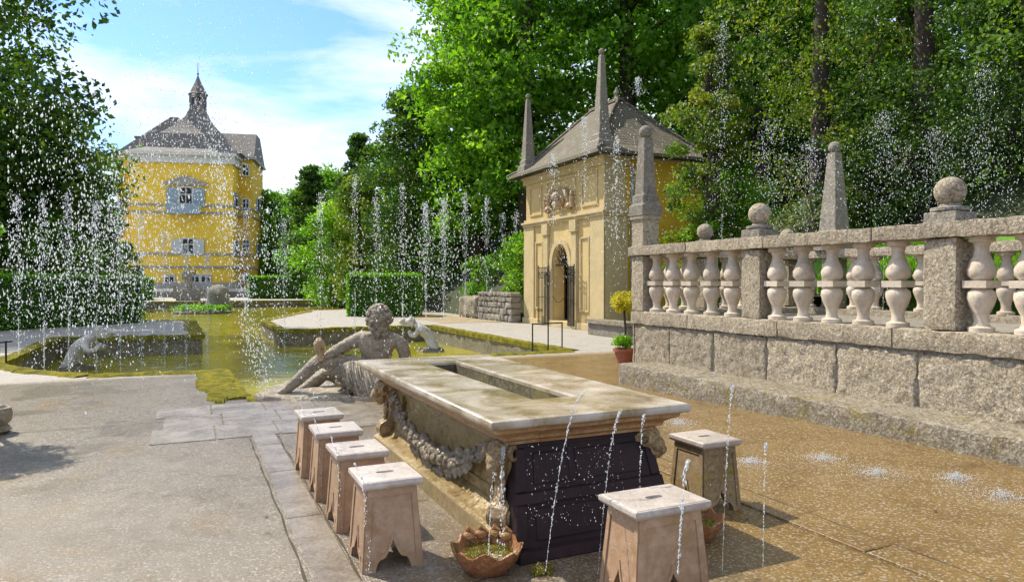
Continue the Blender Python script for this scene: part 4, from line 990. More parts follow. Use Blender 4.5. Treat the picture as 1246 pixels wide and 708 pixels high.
def river_god():
    o0 = D(455, 343, 10.1); root = empty('river_god_statue', (o0.x, o0.y, 0)); ox, oy = o0.x, o0.y
    tag(root, 'weathered stone river god reclining with his back turned at the head of the water', 'statue')
    def P(px, y, d): q = D(px, y, d); return Vector((q.x - ox, q.y - oy, q.z))
    m = M['statue']
    # torso, neck, arms, legs as one body
    pel = P(462, 468, 10.15); pts = [pel, P(460, 450, 10.1), P(459, 432, 10.05), P(459, 417, 10.0), P(460, 406, 9.98), P(461, 396, 9.95)]
    rad = [(.24, .2), (.20, .16), (.235, .175), (.25, .15), .10, .11]
    ed = [(0, 1), (1, 2), (2, 3), (3, 4), (4, 5)]
    def chain(start, ps, rs):
        b = len(pts); prev = start
        for p, r_ in zip(ps, rs): pts.append(p); rad.append(r_); ed.append((prev, len(pts) - 1)); prev = len(pts) - 1
        return prev
    chain(3, [P(439, 412, 10.0), P(429, 416, 9.98), P(411, 425, 9.85), P(401, 431, 9.7), P(393, 436, 9.65)], [.12, .105, .085, .072, .055])
    chain(3, [P(480, 412, 10.0), P(489, 419, 10.0), P(494, 438, 10.05), P(495, 452, 10.0), P(492, 470, 9.9)], [.12, .105, .09, .08, .06])
    chain(0, [P(440, 462, 10.0), P(414, 446, 9.85), P(388, 436, 9.7), P(377, 449, 9.66), P(360, 464, 9.62), P(347, 476, 9.6), P(335, 480, 9.5)], [.19, .15, .11, .10, .085, .055, .045])
    chain(0, [P(440, 474, 10.3), P(418, 462, 10.35), P(398, 452, 10.3), P(388, 460, 10.2), P(374, 470, 10.1), P(362, 477, 10.0), P(354, 480, 9.95)], [.19, .16, .11, .105, .085, .06, .045])
    skin('body', pts, ed, rad, m, root, 2, 0, .03)
    hand('hand', P(393, 436, 9.65), (-.8, -.1, -.35), (0, -.2, 1), .26, m, root)
    # head with curly hair and beard, face turned to the water
    hb = MB(); hc = P(461, 389, 9.95)
    hb.ball(hc, .165, 18, 12, (1, 1.1, 1.15)); hb.ball(hc + Vector((0, .16, -.02)), .035, 8, 6, (1, 1, 1.6)); hb.ball(hc + Vector((0, .12, -.14)), .10, 10, 8, (1, .9, 1.2))
    for q in (-1, 1): hb.ball(hc + Vector((q * .165, .02, -.02)), .035, 8, 6, (.5, 1, 1.4)); hb.ball(hc + Vector((q * .06, .15, .03)), .025, 8, 6)
    hd = hb.build('head', m, root, True)
    hr = MB(); random.seed(3)
    for i in range(150):
        t = random.uniform(0, PI * .62); a = random.uniform(0, 2 * PI); v = Vector((math.sin(t) * math.cos(a), math.sin(t) * math.sin(a), math.cos(t)))
        if v.y > .35 and v.z < .5: continue
        hr.ball(hc + Vector((v.x * .175, v.y * .18, v.z * .19 + .01)), random.uniform(.022, .04), 8, 6)
    for i in range(14):
        a = random.uniform(-.8, .8); hr.ball(hc + Vector((math.sin(a) * .15, -.14 * math.cos(a) - .01, random.uniform(-.22, -.1))), .045, 8, 6)
    hr.build('hair', m, hd, True)
    # drapery over hips and thighs: folded sheet wrapped as a tube
    dr = MB(); rs = []
    path = [(P(466, 470, 10.15), .32), (P(454, 465, 10.05), .31), (P(442, 461, 9.97), .28), (P(430, 455, 9.92), .23), (P(419, 449, 9.87), .185), (P(411, 446, 9.84), .165)]
    for i, (c, r_) in enumerate(path):
        ring = []
        for j in range(40):
            a = 2 * PI * j / 40; f = 1 + .10 * math.sin(a * 7 + i * .9) + .06 * math.sin(a * 13 + i * 1.7)
            y = math.cos(a) * r_ * f; z = math.sin(a) * r_ * f
            if z < 0: z *= 1.15 + .35 * (i / 5)
            zz = max(.06 - 0, c.z + z); ring.append((c.x + .06 * math.sin(a * 5), c.y + y, zz))
        rs.append(ring)
    dr.rings(rs); dr.build('drapery', m, root, True)
    top_l = [P(466, 450, 9.8), P(455, 445, 9.76), P(444, 441, 9.72), P(433, 439, 9.68), P(423, 440, 9.66), P(414, 443, 9.66)]
    bot_l = [P(474, 484, 9.5), P(464, 485, 9.44), P(453, 485, 9.42), P(442, 484, 9.44), P(432, 481, 9.5), P(424, 476, 9.56)]
    def lerp(ls, u):
        q = u * (len(ls) - 1); i = min(int(q), len(ls) - 2); return ls[i].lerp(ls[i + 1], q - i)
    nu, nv = 110, 14; f = MB(); fr_, bk_ = [], []
    for j in range(nv + 1):
        v = j / nv; a_, b_ = [], []
        for i in range(nu + 1):
            u = i / nu; uu = min(1, max(0, u + .10 * math.sin(v * 2.6 + 1) * (1 - u) - .05 * v * math.sin(u * 9)))
            p = lerp(top_l, uu).lerp(lerp(bot_l, u), v); p.y -= .10 * math.sin(PI * v) * .6
            fold = (.030 * math.sin(u * 41 + 3 * v) + .022 * math.sin(u * 67 - 4 * v + 1) + .03 * noise.noise(Vector((u * 9, v * 2, 0)))) * (.35 + .9 * v)
            p = p + Vector((0.25 * fold, -abs(fold) * 1.3, 0.2 * fold)); a_.append(tuple(p)); b_.append(tuple(p + Vector((0, .05, 0))))
        fr_.append(a_ + b_[::-1])
    f.rings(fr_); f.build('drapery_fold', m, root, True)
    # cup / horn held on the knee
    cp = MB(); c = P(389, 437, 9.6); cp.tube([c + Vector((.03, 0, -.02)), c + Vector((.012, 0, .04)), c + Vector((.0, 0, .1)), c + Vector((-.008, 0, .15)), c + Vector((.0, 0, .19)), c + Vector((.03, 0, .225)), c + Vector((.05, 0, .235))], [.05, .048, .055, .075, .095, .10, .06], 14); cp.build('horn', M['carved'], root, True)
    bs = rough_box(-1.52, .75, -.75, .75, -.12, .075, 'rock_base', m, root, .09, .035, 3); 
    rk_ = MB(); rk_.ball(P(470, 478, 10.1), .5, 16, 10, (1.1, .9, .55)); rk_.ball(P(428, 482, 9.9), .3, 14, 10, (1.2, .8, .5))
    rk_.v = [tuple(Vector(v) + noise.noise_vector(Vector(v) * 4) * .05) for v in rk_.v]; rk_.build('rock_seat', m, root, True)
river_god()

def triton(loc, sgn, label):
    root = empty('triton_statue', tuple(loc)); tag(root, label, 'statue', 'stone figures bending over the basin'); m = M['statue_white']
    V_ = lambda x, y, z: Vector((x * sgn, y, z))
    pts = [V_(0, 0, .12), V_(-.02, 0, .32), V_(.08, 0, .52), V_(.26, 0, .70), V_(.42, 0, .80), V_(.53, 0, .86)]
    rad = [.2, .18, .19, .19, .12, .09]; ed = [(0, 1), (1, 2), (2, 3), (3, 4), (4, 5)]
    def ch(st, ps, rs):
        prev = st
        for p, r_ in zip(ps, rs): pts.append(p); rad.append(r_); ed.append((prev, len(pts) - 1)); prev = len(pts) - 1
    ch(3, [V_(.36, -.2, .66), V_(.46, -.25, .48), V_(.60, -.16, .50), V_(.68, -.08, .62)], [.1, .07, .06, .045])
    ch(3, [V_(.36, .2, .66), V_(.48, .24, .5), V_(.62, .14, .52), V_(.69, .06, .62)], [.1, .07, .06, .045])
    ch(0, [V_(-.18, -.12, .02), V_(-.32, -.15, -.1)], [.13, .08]); ch(0, [V_(-.1, .18, .02), V_(-.25, .25, -.1)], [.13, .08])
    skin('body', pts, ed, rad, m, root, 2, 0, .02)
    hb = MB(); c = V_(.62, 0, .90); hb.ball(c, .13, 14, 10, (1.05, .9, 1.1)); hb.ball(c + V_(.12, 0, -.02), .035, 8, 6); hb.ball(c + V_(.08, 0, -.09), .05, 8, 6)
    for q in (-1, 1): hb.ball(c + Vector((0, q * .12, -.01)), .03, 8, 6, (1, .5, 1.4)); hb.ball(c + V_(.11, 0, .03) + Vector((0, q * .045, 0)), .02, 6, 5)
    hd = hb.build('head', m, root, True); hr = MB(); random.seed(9)
    for i in range(34):
        t = random.uniform(0, PI * .55); a = random.uniform(0, 2 * PI); v = Vector((math.sin(t) * math.cos(a), math.sin(t) * math.sin(a), math.cos(t)))
        if v.x * sgn > .45: continue
        hr.ball(c + Vector((v.x * .13, v.y * .12, v.z * .14)), .04, 7, 5)
    hr.build('hair', m, hd, True)
    sh = MB(); sh.tube([V_(.66, 0, .84), V_(.74, 0, .80), V_(.84, 0, .86), V_(.9, 0, .95)], [.03, .05, .08, .11], 10); sh.build('shell_trumpet', m, root, True)
    rk_ = MB(); rk_.lathe([(.5, -.25), (.48, -.05), (.36, .08), (.1, .12)], n=16); rk_.v = [tuple(Vector(v) + noise.noise_vector(Vector(v) * 5) * .06) for v in rk_.v]; rk_.build('rock', M['basin'], root, True)
p = G(90, 450, WL); triton((p.x, p.y, WL), 1, 'pale bending stone figure in the left basin, leaning right')
p = G(524, 427, WL); triton((p.x, p.y, WL), -1, 'pale bending stone figure in the right basin behind the river god')

# ------------------------------------------------------------------ the stone table
def stone_table():
    n0, n1, s0, s1, t = 1.52, 2.90, 3.54, 6.90, .83
    cx, cy = (n0 + n1) / 2, (s0 + s1) / 2; root = empty('stone_table', tuple(W(cx, cy)), A)
    tag(root, 'long carved stone table with a sunken trough along its wet top', 'table')
    x0, x1, y0, y1 = n0 - cx, n1 - cx, s0 - cy, s1 - cy
    hx0, hx1, hy0, hy1 = 2.08 - cx, 2.37 - cx, 4.14 - cy, 6.42 - cy
    def rc(i, z): return (x0 + i, x1 - i, y0 + i, y1 - i, z)
    m = MB(); m.loft([(hx0 - .02, hx1 + .02, hy0 - .02, hy1 + .02, t - .062), rc(.035, t - .062), rc(.012, t - .058), rc(0, t - .045), rc(0, t - .018), rc(.008, t - .006), rc(.022, t), rc(.03, t - .003), rc(.04, t - .003), (hx0 - .03, hx1 + .03, hy0 - .03, hy1 + .03, t - .003), (hx0 - .024, hx1 + .024, hy0 - .024, hy1 + .024, t - .011),
                      (hx0, hx1, hy0, hy1, t - .011), (hx0, hx1, hy0, hy1, t - .035)], False, False)
    top = m.build('tabletop', M['tabletop'], root, True)
    m = MB(); m.loft([(hx0 - .002, hx1 + .002, hy0 - .002, hy1 + .002, t - .033), (hx0 - .002, hx1 + .002, hy0 - .002, hy1 + .002, t - .28)], False, True); m.build('trough', stone('trough_stone', (0.05, 0.04, 0.02), (0.11, 0.085, 0.045), (0.2, 0.16, 0.1), 1, .3, .01, .4, moss=.3), root)
    m = MB(); m.box(hx0 + .002, hx1 - .002, hy0 + .002, hy1 - .002, t - .24, t - .19); m.build('trough_water', M['water'], root)
    m = MB(); m.loft([rc(.17, t - .185), rc(.165, t - .165), rc(.125, t - .150), rc(.12, t - .128), rc(.085, t - .105), rc(.05, t - .09), rc(.045, t - .070), rc(.04, t - .064)], False, False)
    m.build('cornice', M['cornice'], root, True, .004)
    # body
    def rb(ix, iy, z): return (x0 + ix, x1 - ix, y0 + iy, y1 - iy, z)
    m = MB(); m.loft([rb(.26, .3, .16), rb(.27, .3, .22), rb(.30, .32, .34), rb(.31, .33, .50), rb(.28, .31, .60), rb(.19, .25, t - .186)], True, False); m.build('body', M['tablestone'], root, True, .006)
    m = MB()
    m.loft([rb(.11, .2, .0), rb(.11, .2, .115), rb(.135, .22, .13), rb(.22, .27, .155), rb(.26, .3, .20)], False, True); m.build('plinth', M['tablestone'], root, True, .006)
    for q in (-1, 1):                                    # side panels framed on the long faces
        m = MB(); xx = x0 + .285 if q < 0 else x1 - .285
        for (ya, yb, za, zb) in ((y0 + .62, y1 - .62, .56, .585), (y0 + .62, y1 - .62, .245, .27), (y0 + .62, y0 + .645, .27, .56), (y1 - .645, y1 - .62, .27, .56)): m.box(xx - .012 + (0 if q < 0 else -.01), xx + .022, ya, yb, za, zb)
        m.build('panel_moulding', M['tablestone'], root, False, .003)
    # corner consoles: S-shaped bracket, volute and ram's head
    def console(xc, yc, ang):
        c_, s_ = math.cos(ang), math.sin(ang)
        def T_(o_, w_, z): return (xc + o_ * c_ - w_ * s_, yc + o_ * s_ + w_ * c_, z)
        m = MB(); prof = [(-.12, .12), (.09, .12), (.135, .16), (.15, .21), (.13, .26), (.085, .285), (.06, .31), (.045, .37), (.05, .44), (.075, .52), (.11, .58), (.12, .645), (-.12, .645)]
        m.prism(prof, lambda u, v, t_: T_(u, t_, v), -.065, .065)
        m.prism([(-.15, 0), (.13, 0), (.13, .06), (.10, .12), (-.15, .12)], lambda u, v, t_: T_(u, t_, v), -.085, .085)
        ob = m.build('console', M['carved'], root, False, .01)
        m = MB()
        for q in (-1, 1):
            for r_, off in ((.075, .068), (.055, .08), (.03, .092)):
                rings = []
                for w_ in (off - .02, off):
                    rings.append([T_(.075 + r_ * math.cos(a), q * w_, .205 + r_ * math.sin(a)) for a in [2 * PI * i / 16 for i in range(16)]])
                m.rings(rings)
        m.build('volute', M['carved'], ob, True, .004)
        m = MB()
        hc = T_(.10, 0, .585); m.ball(hc, .085, 14, 10, (1, .85, 1.0)); m.ball(T_(.155, 0, .545), .055, 12, 8); m.ball(T_(.185, 0, .515), .036, 10, 8); m.ball(T_(.16, 0, .49), .035, 8, 6); m.ball(T_(.12, 0, .50), .05, 10, 8, (1, 1, 1.5))
        for q in (-1, 1):
            m.ball(T_(.16, q * .035, .575), .016, 8, 6)
            pts = [T_(.09 - .055 * math.cos(a) * (1 - a / 9), q * (.07 + a * .006), .58 + .055 * math.sin(a) * (1 - a / 9)) for a in [i * .55 for i in range(10)]]
            m.tube(pts, [.026 - i * .0018 for i in range(10)], 8)
        m.build('ram_head', M['carved'], ob, True)
        m = MB()                                        # acanthus leaf down the front of the bracket
        for k_ in range(5):
            z = .5 - k_ * .045; m.ball(T_(.062 + .004 * k_, 0, z), .035, 8, 6, (.6, 1.3, 1)); 
        m.build('acanthus', M['carved'], ob, True)
    for xs_, ys_, ang in ((x0 + .27, y1 - .32, PI), (x1 - .27, y1 - .32, 0), (x0 + .24, y0 + .31, -PI * .80), (x1 - .24, y0 + .29, -PI * .25)): console(xs_, ys_, ang)
    # garlands on both long sides
    for q in (-1, 1):
        random.seed(11); m = MB(); xg = (x0 + .235) if q < 0 else (x1 - .235)
        nA = 46
        for i in range(nA):
            u = i / (nA - 1); y = y0 + .50 + u * (y1 - y0 - 1.0); sag = 4 * u * (1 - u); z = .60 - .33 * sag ** .9; thick = .018 + .042 * sag ** .8
            for _ in range(5):
                a = random.uniform(0, 2 * PI); rr = thick * random.uniform(.5, 1.15); sz = thick * random.uniform(.42, .72)
                c = (xg - q * -.0 + q * (thick * .35 + .6 * rr * abs(math.cos(a))) , y + random.uniform(-.03, .03), z + rr * math.sin(a))
                m.ball(c, sz, 9, 7, (1, random.uniform(.9, 1.5), random.uniform(.8, 1.1)))
        for i in range(26):
            u = random.random(); y = y0 + .52 + u * (y1 - y0 - 1.04); sag = 4 * u * (1 - u); z = .60 - .33 * sag ** .9 - .05 - .05 * sag
            m.add([(xg + q * .03, y, z + .05), (xg + q * .075, y + .025, z + .01), (xg + q * .06, y, z - .05), (xg + q * .03, y - .03, z)], [(0, 1, 2, 3)])
        m.build('garland', M['garland'], root, True, 0, False)
    # black slate front: leaning desk-like panel with sunk fields
    m = MB(); pn0, pn1 = 1.74 - cx, 2.72 - cx
    zt, zb = .655, .0; yt, yb = y0 + .22, y0 + .04
    def Q(u, v, o_): # u 0..1 across, v 0..1 up, o_ outward
        a0 = (pn0 - .05) + (pn0 + .02 - (pn0 - .05)) * v; a1 = (pn1 + .10) + (pn1 - (pn1 + .10)) * v
        return (a0 + (a1 - a0) * u, yb + (yt - yb) * v - o_, zb + (zt - zb) * v)
    m.add([Q(0, 0, 0), Q(1, 0, 0), Q(1, 1, 0), Q(0, 1, 0), (pn0 - .05, y0 + .36, 0), (pn1 + .1, y0 + .36, 0), (pn1, y0 + .36, zt), (pn0 + .02, y0 + .36, zt)], [(0, 1, 2, 3), (4, 5, 1, 0), (7, 6, 5, 4), (3, 2, 6, 7), (0, 3, 7, 4), (1, 5, 6, 2)])
    def bar(u0, u1, v0, v1, o_=.013):
        c = [Q(u0, v0, 0), Q(u1, v0, 0), Q(u1, v1, 0), Q(u0, v1, 0)]; e = [Q(u0 + .004, v0 + .006, o_), Q(u1 - .004, v0 + .006, o_), Q(u1 - .004, v1 - .006, o_), Q(u0 + .004, v1 - .006, o_)]
        m.add(c + e, [(4, 5, 6, 7), (0, 1, 5, 4), (1, 2, 6, 5), (2, 3, 7, 6), (3, 0, 4, 7)])
    bar(0, 1, 0, .10, .05); bar(0, 1, .93, 1); bar(0, 1, .46, .56, .03); bar(0, .07, .10, .46); bar(.93, 1, .10, .46); bar(0, .07, .56, .93); bar(.93, 1, .56, .93); bar(.36, .39, .58, .91, .008)
    bar(.12, .88, .15, .41, .012); bar(.12, .34, .61, .88, .010); bar(.41, .88, .61, .88, .010)
    m.build('slate_front', M['slate'], root, False, .003)
stone_table()

# ------------------------------------------------------------------ stools
def stool(w_, d_, h, top_m, side_m):
    root = empty('stone_stool', (0, 0, 0), A)
    # seat with a slot cut through it
    m = MB(); o = [(-w_ / 2, -d_ / 2), (w_ / 2, -d_ / 2), (w_ / 2, d_ / 2), (-w_ / 2, d_ / 2)]
    lx, ly = .052, .021
    hole = [(lx * math.copysign(abs(math.cos(a)) ** .6, math.cos(a)), ly * math.copysign(abs(math.sin(a)) ** .8, math.sin(a))) for a in [2 * PI * i / 16 for i in range(16)]]
    hole = [(x + .02 * 0, y) for x, y in hole]
    i2 = [(x * .955, y * .955) for x, y in o]; i3 = [(x * .93, y * .93) for x, y in o]
    z0, z1 = h - .05, h
    m.rings([[(x, y, z) for x, y in r_] for r_, z in (([(a * .9, b * .9) for a, b in o], z0), ([(a * .975, b * .975) for a, b in o], z0 + .012), (o, z0 + .022), (o, z1 - .010), ([(a * .99, b * .99) for a, b in o], z1 - .004), (i2, z1 - .004), (i3, z1))], True, False, False)
    tess = tessellate_polygon([[Vector((x, y, 0)) for x, y in i3], [Vector((x, y, 0)) for x, y in hole]])
    m.add([(x, y, z1) for x, y in i3] + [(x, y, z1) for x, y in hole], [tuple(t_) for t_ in tess])
    m.rings([[(x, y, z1) for x, y in hole], [(x, y, z0) for x, y in hole]], True, False, False)
    b0 = [(a * .9, b * .9) for a, b in o]; tess = tessellate_polygon([[Vector((x, y, 0)) for x, y in b0], [Vector((x, y, 0)) for x, y in hole]])
    m.add([(x, y, z0) for x, y in b0] + [(x, y, z0) for x, y in hole], [tuple(reversed(t_)) for t_ in tess])
    m.build('seat', top_m, root, False, 0)
    # four splayed side plates with ogee-arched feet
    for k_ in range(4):
        along = w_ if k_ % 2 == 0 else d_; out_ = d_ if k_ % 2 == 0 else w_
        ht = along * .40; hb = along * .49; ot, ob = out_ * .40, out_ * .49; tk = .035; hh = z0
        ca, sa = math.cos(k_ * PI / 2), math.sin(k_ * PI / 2)
        def F_(u, v, t_):                               # u -1..1 across, v 0..1 up, t inward
            half = hb + (ht - hb) * v - (.0015 if k_ % 2 else 0); o_ = ob + (ot - ob) * v - t_
            x, y = u * half, -o_
            return (x * ca - y * sa, x * sa + y * ca, v * hh)
        arch = [(-.60, 0), (-.575, .06), (-.52, .11), (-.44, .14), (-.36, .145), (-.27, .16), (-.19, .205), (-.12, .265), (-.055, .315), (0, .37)]
        poly = [(-1, 0)] + arch + [(-u, v) for u, v in reversed(arch[:-1])] + [(1, 0), (1, 1), (-1, 1)]
        m = MB(); m.prism(poly, F_, 0.0, tk)
        for (u0, u1, v0, v1) in ((-1, 1, .90, 1.0), (-1, -.80, .0, .898), (.80, 1, .0, .898)):
            m.prism([(u0 * .998, v0), (u1 * .998, v0), (u1 * .998, v1), (u0 * .998, v1)], F_, -.007, .004)
        p2 = [(-.80, 0)] + arch + [(0, .47), (-.09, .37), (-.17, .29), (-.26, .225), (-.37, .20), (-.5, .195), (-.62, .16), (-.70, .10), (-.80, .09)]
        m.prism(p2, F_, -.006, .004); m.prism([(-u, v) for u, v in p2], F_, -.006, .004)
        m.build('side_panel', side_m, root, False, 0)
    return root
s1_ = stool(.345, .375, .50, M['stooltop'], M['stoolstone'])
SL = ['stone stool nearest the camera in the row left of the table', 'second nearest stone stool in the row left of the table', 'third stone stool in the row left of the table, second from the far end', 'farthest stone stool in the row left of the table']
for i, s in enumerate((3.98, 4.67, 5.37, 6.06)):
    o = s1_ if i == 0 else copy_tree(s1_); o.location = tuple(W(1.035 - .01 * i, s)); o.rotation_euler = (0, 0, A + (0, .01, -.015, .02)[i])
    tag(o, SL[i], 'stool', 'stone stools around the table')
o = stool(.46, .335, .50, M['stooltop'], M['stoolstone']); o.location = tuple(W(2.165, 2.93)); tag(o, 'pinkish stone stool at the head of the table before the black front', 'stool', 'stone stools around the table')
o = stool(.345, .38, .50, M['stooltop'], M['stoolmoss']); o.location = tuple(W(3.35, 3.94)); tag(o, 'mossy brown stone stool alone on the right side of the table', 'stool', 'stone stools around the table')

# ------------------------------------------------------------------ scalloped clay bowls
def bowl(x, y, label, r=.195, h=.135):
    root = empty('shell_bowl', (x, y, 0)); tag(root, label, 'bowl', 'scalloped clay bowls on the floor')
    m = MB(); rs = []; n = 48
    for (q, z) in ((.58, 0), (.74, .25), (.88, .55), (.97, .85), (1.0, 1.0), (.93, 1.0), (.88, .8), (.8, .55), (.5, .5)):
        ring = []
        for j in range(n):
            a = 2 * PI * j / n; sc = 1 + .05 * math.cos(a * 8) * q; zz = z * h + (.018 * math.cos(a * 8) + .008 * math.sin(a * 3)) * (z ** 2)
            ring.append((r * q * sc * math.cos(a), r * q * sc * math.sin(a), zz))
        rs.append(ring)
    m.rings(rs, True, True, True); m.v = [tuple(Vector(v) + noise.noise_vector(Vector(v) * 22) * .006) for v in m.v]; m.build('shell', M['terracotta'], root, True)
    m = MB()
    for k_, a in enumerate((.9, 1.35, 1.8, 2.25)): 
        c = Vector((r * .9 * math.cos(a), r * .9 * math.sin(a), h + .005)); m.ball(c, .032, 10, 8, (1.3, 1, .8)); m.tube([c + Vector((-.02, 0, .01)), c + Vector((.0, .01, .04)), c + Vector((.03, 0, .02))], [.012, .016, .01], 6)
    m.build('rim_scroll', M['terracotta'], root, True)
    w_ = MB(); w_.rings([[(r * .84 * math.cos(2 * PI * j / 32), r * .84 * math.sin(2 * PI * j / 32), h * .72) for j in range(32)]], True, False, True); w_.build('water', M['water'], root)
    k = 90; a = RNG.random(k) * 6.28; q = r * .75 * RNG.random(k) ** .5; C = np.stack([q * np.cos(a), q * np.sin(a), np.full(k, h * .74)], 1)
    leaves('algae', C, np.full(k, .012), 14, .010, M['leaf_moss'], root, .4)
bowl(-.14, 3.87, 'brown scalloped clay bowl with algae water at the near left table corner')
bowl(1.13, 4.36, 'dark scalloped clay bowl half hidden behind the stool at the table head')
# moss tuft at the nozzle in front of the black panel
p = G(662, 699); o = empty('moss_tuft', tuple(p)); tag(o, 'small yellow moss tuft round a nozzle in front of the black panel', 'moss')
C = np.stack([RNG.normal(0, .04, 30), RNG.normal(0, .03, 30), .01 + RNG.random(30) * .02], 1); leaves('tuft', C, np.full(30, .02), 40, .010, M['leaf_moss'], o, .8)
m = MB(); m.lathe([(.016, 0), (.016, .03), (.008, .034)], n=10); m.build('nozzle', M['iron'], o)

# potted bay tree standing just outside the picture at the left, its stone tub reaches in
q = Vector((-5.52, 7.35, 0)); root = empty('tubbed_tree', tuple(q)); tag(root, 'weathered stone tub at the left edge carrying a small clipped tree', 'potted plant')
m = MB(); m.lathe([(.16, 0), (.2, .03), (.18, .06), (.16, .09), (.2, .13), (.215, .2), (.19, .27), (.16, .27), (.15, .22), (.01, .22)], n=20); m.v = [tuple(Vector(v) + noise.noise_vector(Vector(v) * 9) * .012) for v in m.v]; m.build('tub', M['statue'], root, True)
m = MB(); m.tube([(0, 0, .2), (-.1, .0, 1.2), (-.42, .05, 2.3)], [.04, .035, .03], 8); m.build('stem', M['bark'], root, True)
C = np.stack([-.50 + RNG.normal(0, .15, 60), .05 + RNG.normal(0, .22, 60), 2.45 + RNG.normal(0, .18, 60)], 1); leaves('crown', C, np.full(60, .15), 80, .06, M['leaf'], root, .8)
C = np.stack([-.35 + RNG.normal(0, .06, 30), -.1 + RNG.normal(0, .13, 30), 1.55 + RNG.normal(0, .1, 30)], 1); leaves('lower_crown', C, np.full(30, .11), 70, .06, M['leaf'], root, .8)

# ------------------------------------------------------------------ water: jets and spray
OCT = np.array([(1, 0, 0), (0, 1, 0), (-1, 0, 0), (0, -1, 0), (0, 0, 1), (0, 0, -1)], np.float32)
OF = np.array([(0, 1, 4), (1, 2, 4), (2, 3, 4), (3, 0, 4), (1, 0, 5), (2, 1, 5), (3, 2, 5), (0, 3, 5)], np.int32)
def drops_obj(name, P, rad, stretch, parent=None, dirs=None, extra=None):
    n = len(P); V = OCT[None] * np.stack([rad, rad, rad * stretch], 1)[:, None, :]
    if dirs is not None:                                # shear drops along their motion
        V = V + np.abs(0) ; V[:, :, 0] += V[:, :, 2] * dirs[:, None, 0]; V[:, :, 1] += V[:, :, 2] * dirs[:, None, 1]
    V = (V + P[:, None, :]).astype(np.float32)
    F_ = (OF[None] + (np.arange(n) * 6)[:, None, None]).reshape(-1, 3)
    V = V.reshape(-1, 3)
    if extra is not None and len(extra.v):
        b = len(V); V = np.concatenate([V, np.array(extra.v, np.float32)]); 
        ef = [];
        for f in extra.f:
            for i in range(1, len(f) - 1): ef.append((f[0] + b, f[i] + b, f[i + 1] + b))
        F_ = np.concatenate([F_, np.array(ef, np.int32)])
    me = bpy.data.meshes.new(name); me.vertices.add(len(V)); me.vertices.foreach_set('co', V.reshape(-1))
    me.loops.add(len(F_) * 3); me.loops.foreach_set('vertex_index', F_.reshape(-1).astype(np.int32))
    me.polygons.add(len(F_)); me.polygons.foreach_set('loop_start', np.arange(len(F_), dtype=np.int32) * 3)
    me.update(calc_edges=True); me.materials.append(M['drops'])
    me.polygons.foreach_set('use_smooth', [True] * len(F_))
    return link(bpy.data.objects.new(name, me), parent)
def jet(base, h, n, spread, size, label, group, lean=(0, 0), core=.35, name='water_jet', cat='water jet'):
    """vertical jet: thin core low down, breaking into drops that fall back round it"""
    n = int(n * 1.5); size *= .62; b = Vector(base); t = RNG.random(n)
    zt = h * (1 - (1 - t) ** 1.6) * (0.97 + .06 * RNG.random(n)); fall = RNG.random(n) < .55
    sp = spread * (.15 + np.where(fall, 1.7 * np.maximum(0.02, 1.05 - zt / h) ** .8, .45 * zt / h)) 
    P = np.stack([lean[0] * (zt / h) + RNG.normal(0, 1, n) * sp, lean[1] * (zt / h) + RNG.normal(0, 1, n) * sp, np.maximum(0.0, zt)], 1)
    rad = size * (.4 + .9 * RNG.random(n) ** 1.5)
    ex = MB(); k = 14
    ex.tube([(lean[0] * core * i / k + .004 * math.sin(i * 2.1), lean[1] * core * i / k, h * core * i / k) for i in range(k + 1)], [size * (.4 + .12 * math.sin(i * 1.9)) for i in range(k + 1)], 5)
    o = empty(name, tuple(b)); ex.build('stream', M['stream'], o, True); tag(drops_obj('droplets', P, rad, 1.3 + RNG.random(n) * 1.4, o), kind='stuff')
    return tag(o, label, cat, group)
def arc(p0, v0, label, group, n=60, size=.003, jitter=.004, T_=None, spl=True, cont=.55, name='water_jet'):
    """ballistic jet from p0 with velocity v0 until it lands"""
    p0 = Vector(p0); v0 = Vector(v0); g = 9.81
    T1 = T_ or (v0.z + math.sqrt(max(0, v0.z ** 2 + 2 * g * p0.z))) / g
    f = lambda t: Vector((v0.x * t, v0.y * t, v0.z * t - g * t * t / 2))
    ts = RNG.random(n) * T1; P = np.array([tuple(f(t)) for t in ts]) + RNG.normal(0, jitter, (n, 3)) * (0.3 + ts / T1)[:, None]
    ex = MB(); k = 30; m_ = int(k * cont)
    ex.tube([f(T1 * i / k) + Vector((.0012 * math.sin(i * 2.3), .0012 * math.cos(i * 1.7), 0)) for i in range(m_ + 1)], [size * .62 * (.75 + .25 * math.sin(i * 1.9)) for i in range(m_ + 1)], 6)
    dr = np.array([(v0.x / (-(v0.z - g * t) or 1e-3), v0.y / (-(v0.z - g * t) or 1e-3)) for t in ts]); dr = np.clip(-dr, -1.2, 1.2)
    o = empty(name, tuple(p0)); tag(drops_obj('droplets', P, size * (.5 + .9 * RNG.random(n)), 1.6 + 1.6 * RNG.random(n), o, dr), kind='stuff')
    if m_: ex.build('stream', M['stream'], o, True)
    return tag(o, label, 'water jet', group)
ORD = ['first', 'second', 'third', 'fourth', 'fifth', 'sixth', 'seventh', 'eighth', 'ninth', 'tenth', 'eleventh', 'twelfth']
# row over the left basin
for i, (px, yt, d) in enumerate(((22, 240, 15.0), (53, 243, 15.4), (83, 240, 15.8), (117, 250, 16.2), (146, 245, 16.6), (172, 262, 17.0), (200, 285, 17.4), (226, 300, 17.8), (252, 310, 18.2))):
    p = D(px, 343, d); h = D(px, yt, d).z - WL; jet((p.x, p.y, WL), h, 420, .10, .016, ORD[i] + ' jet from the left in the row over the left basin', 'jets over the left basin')
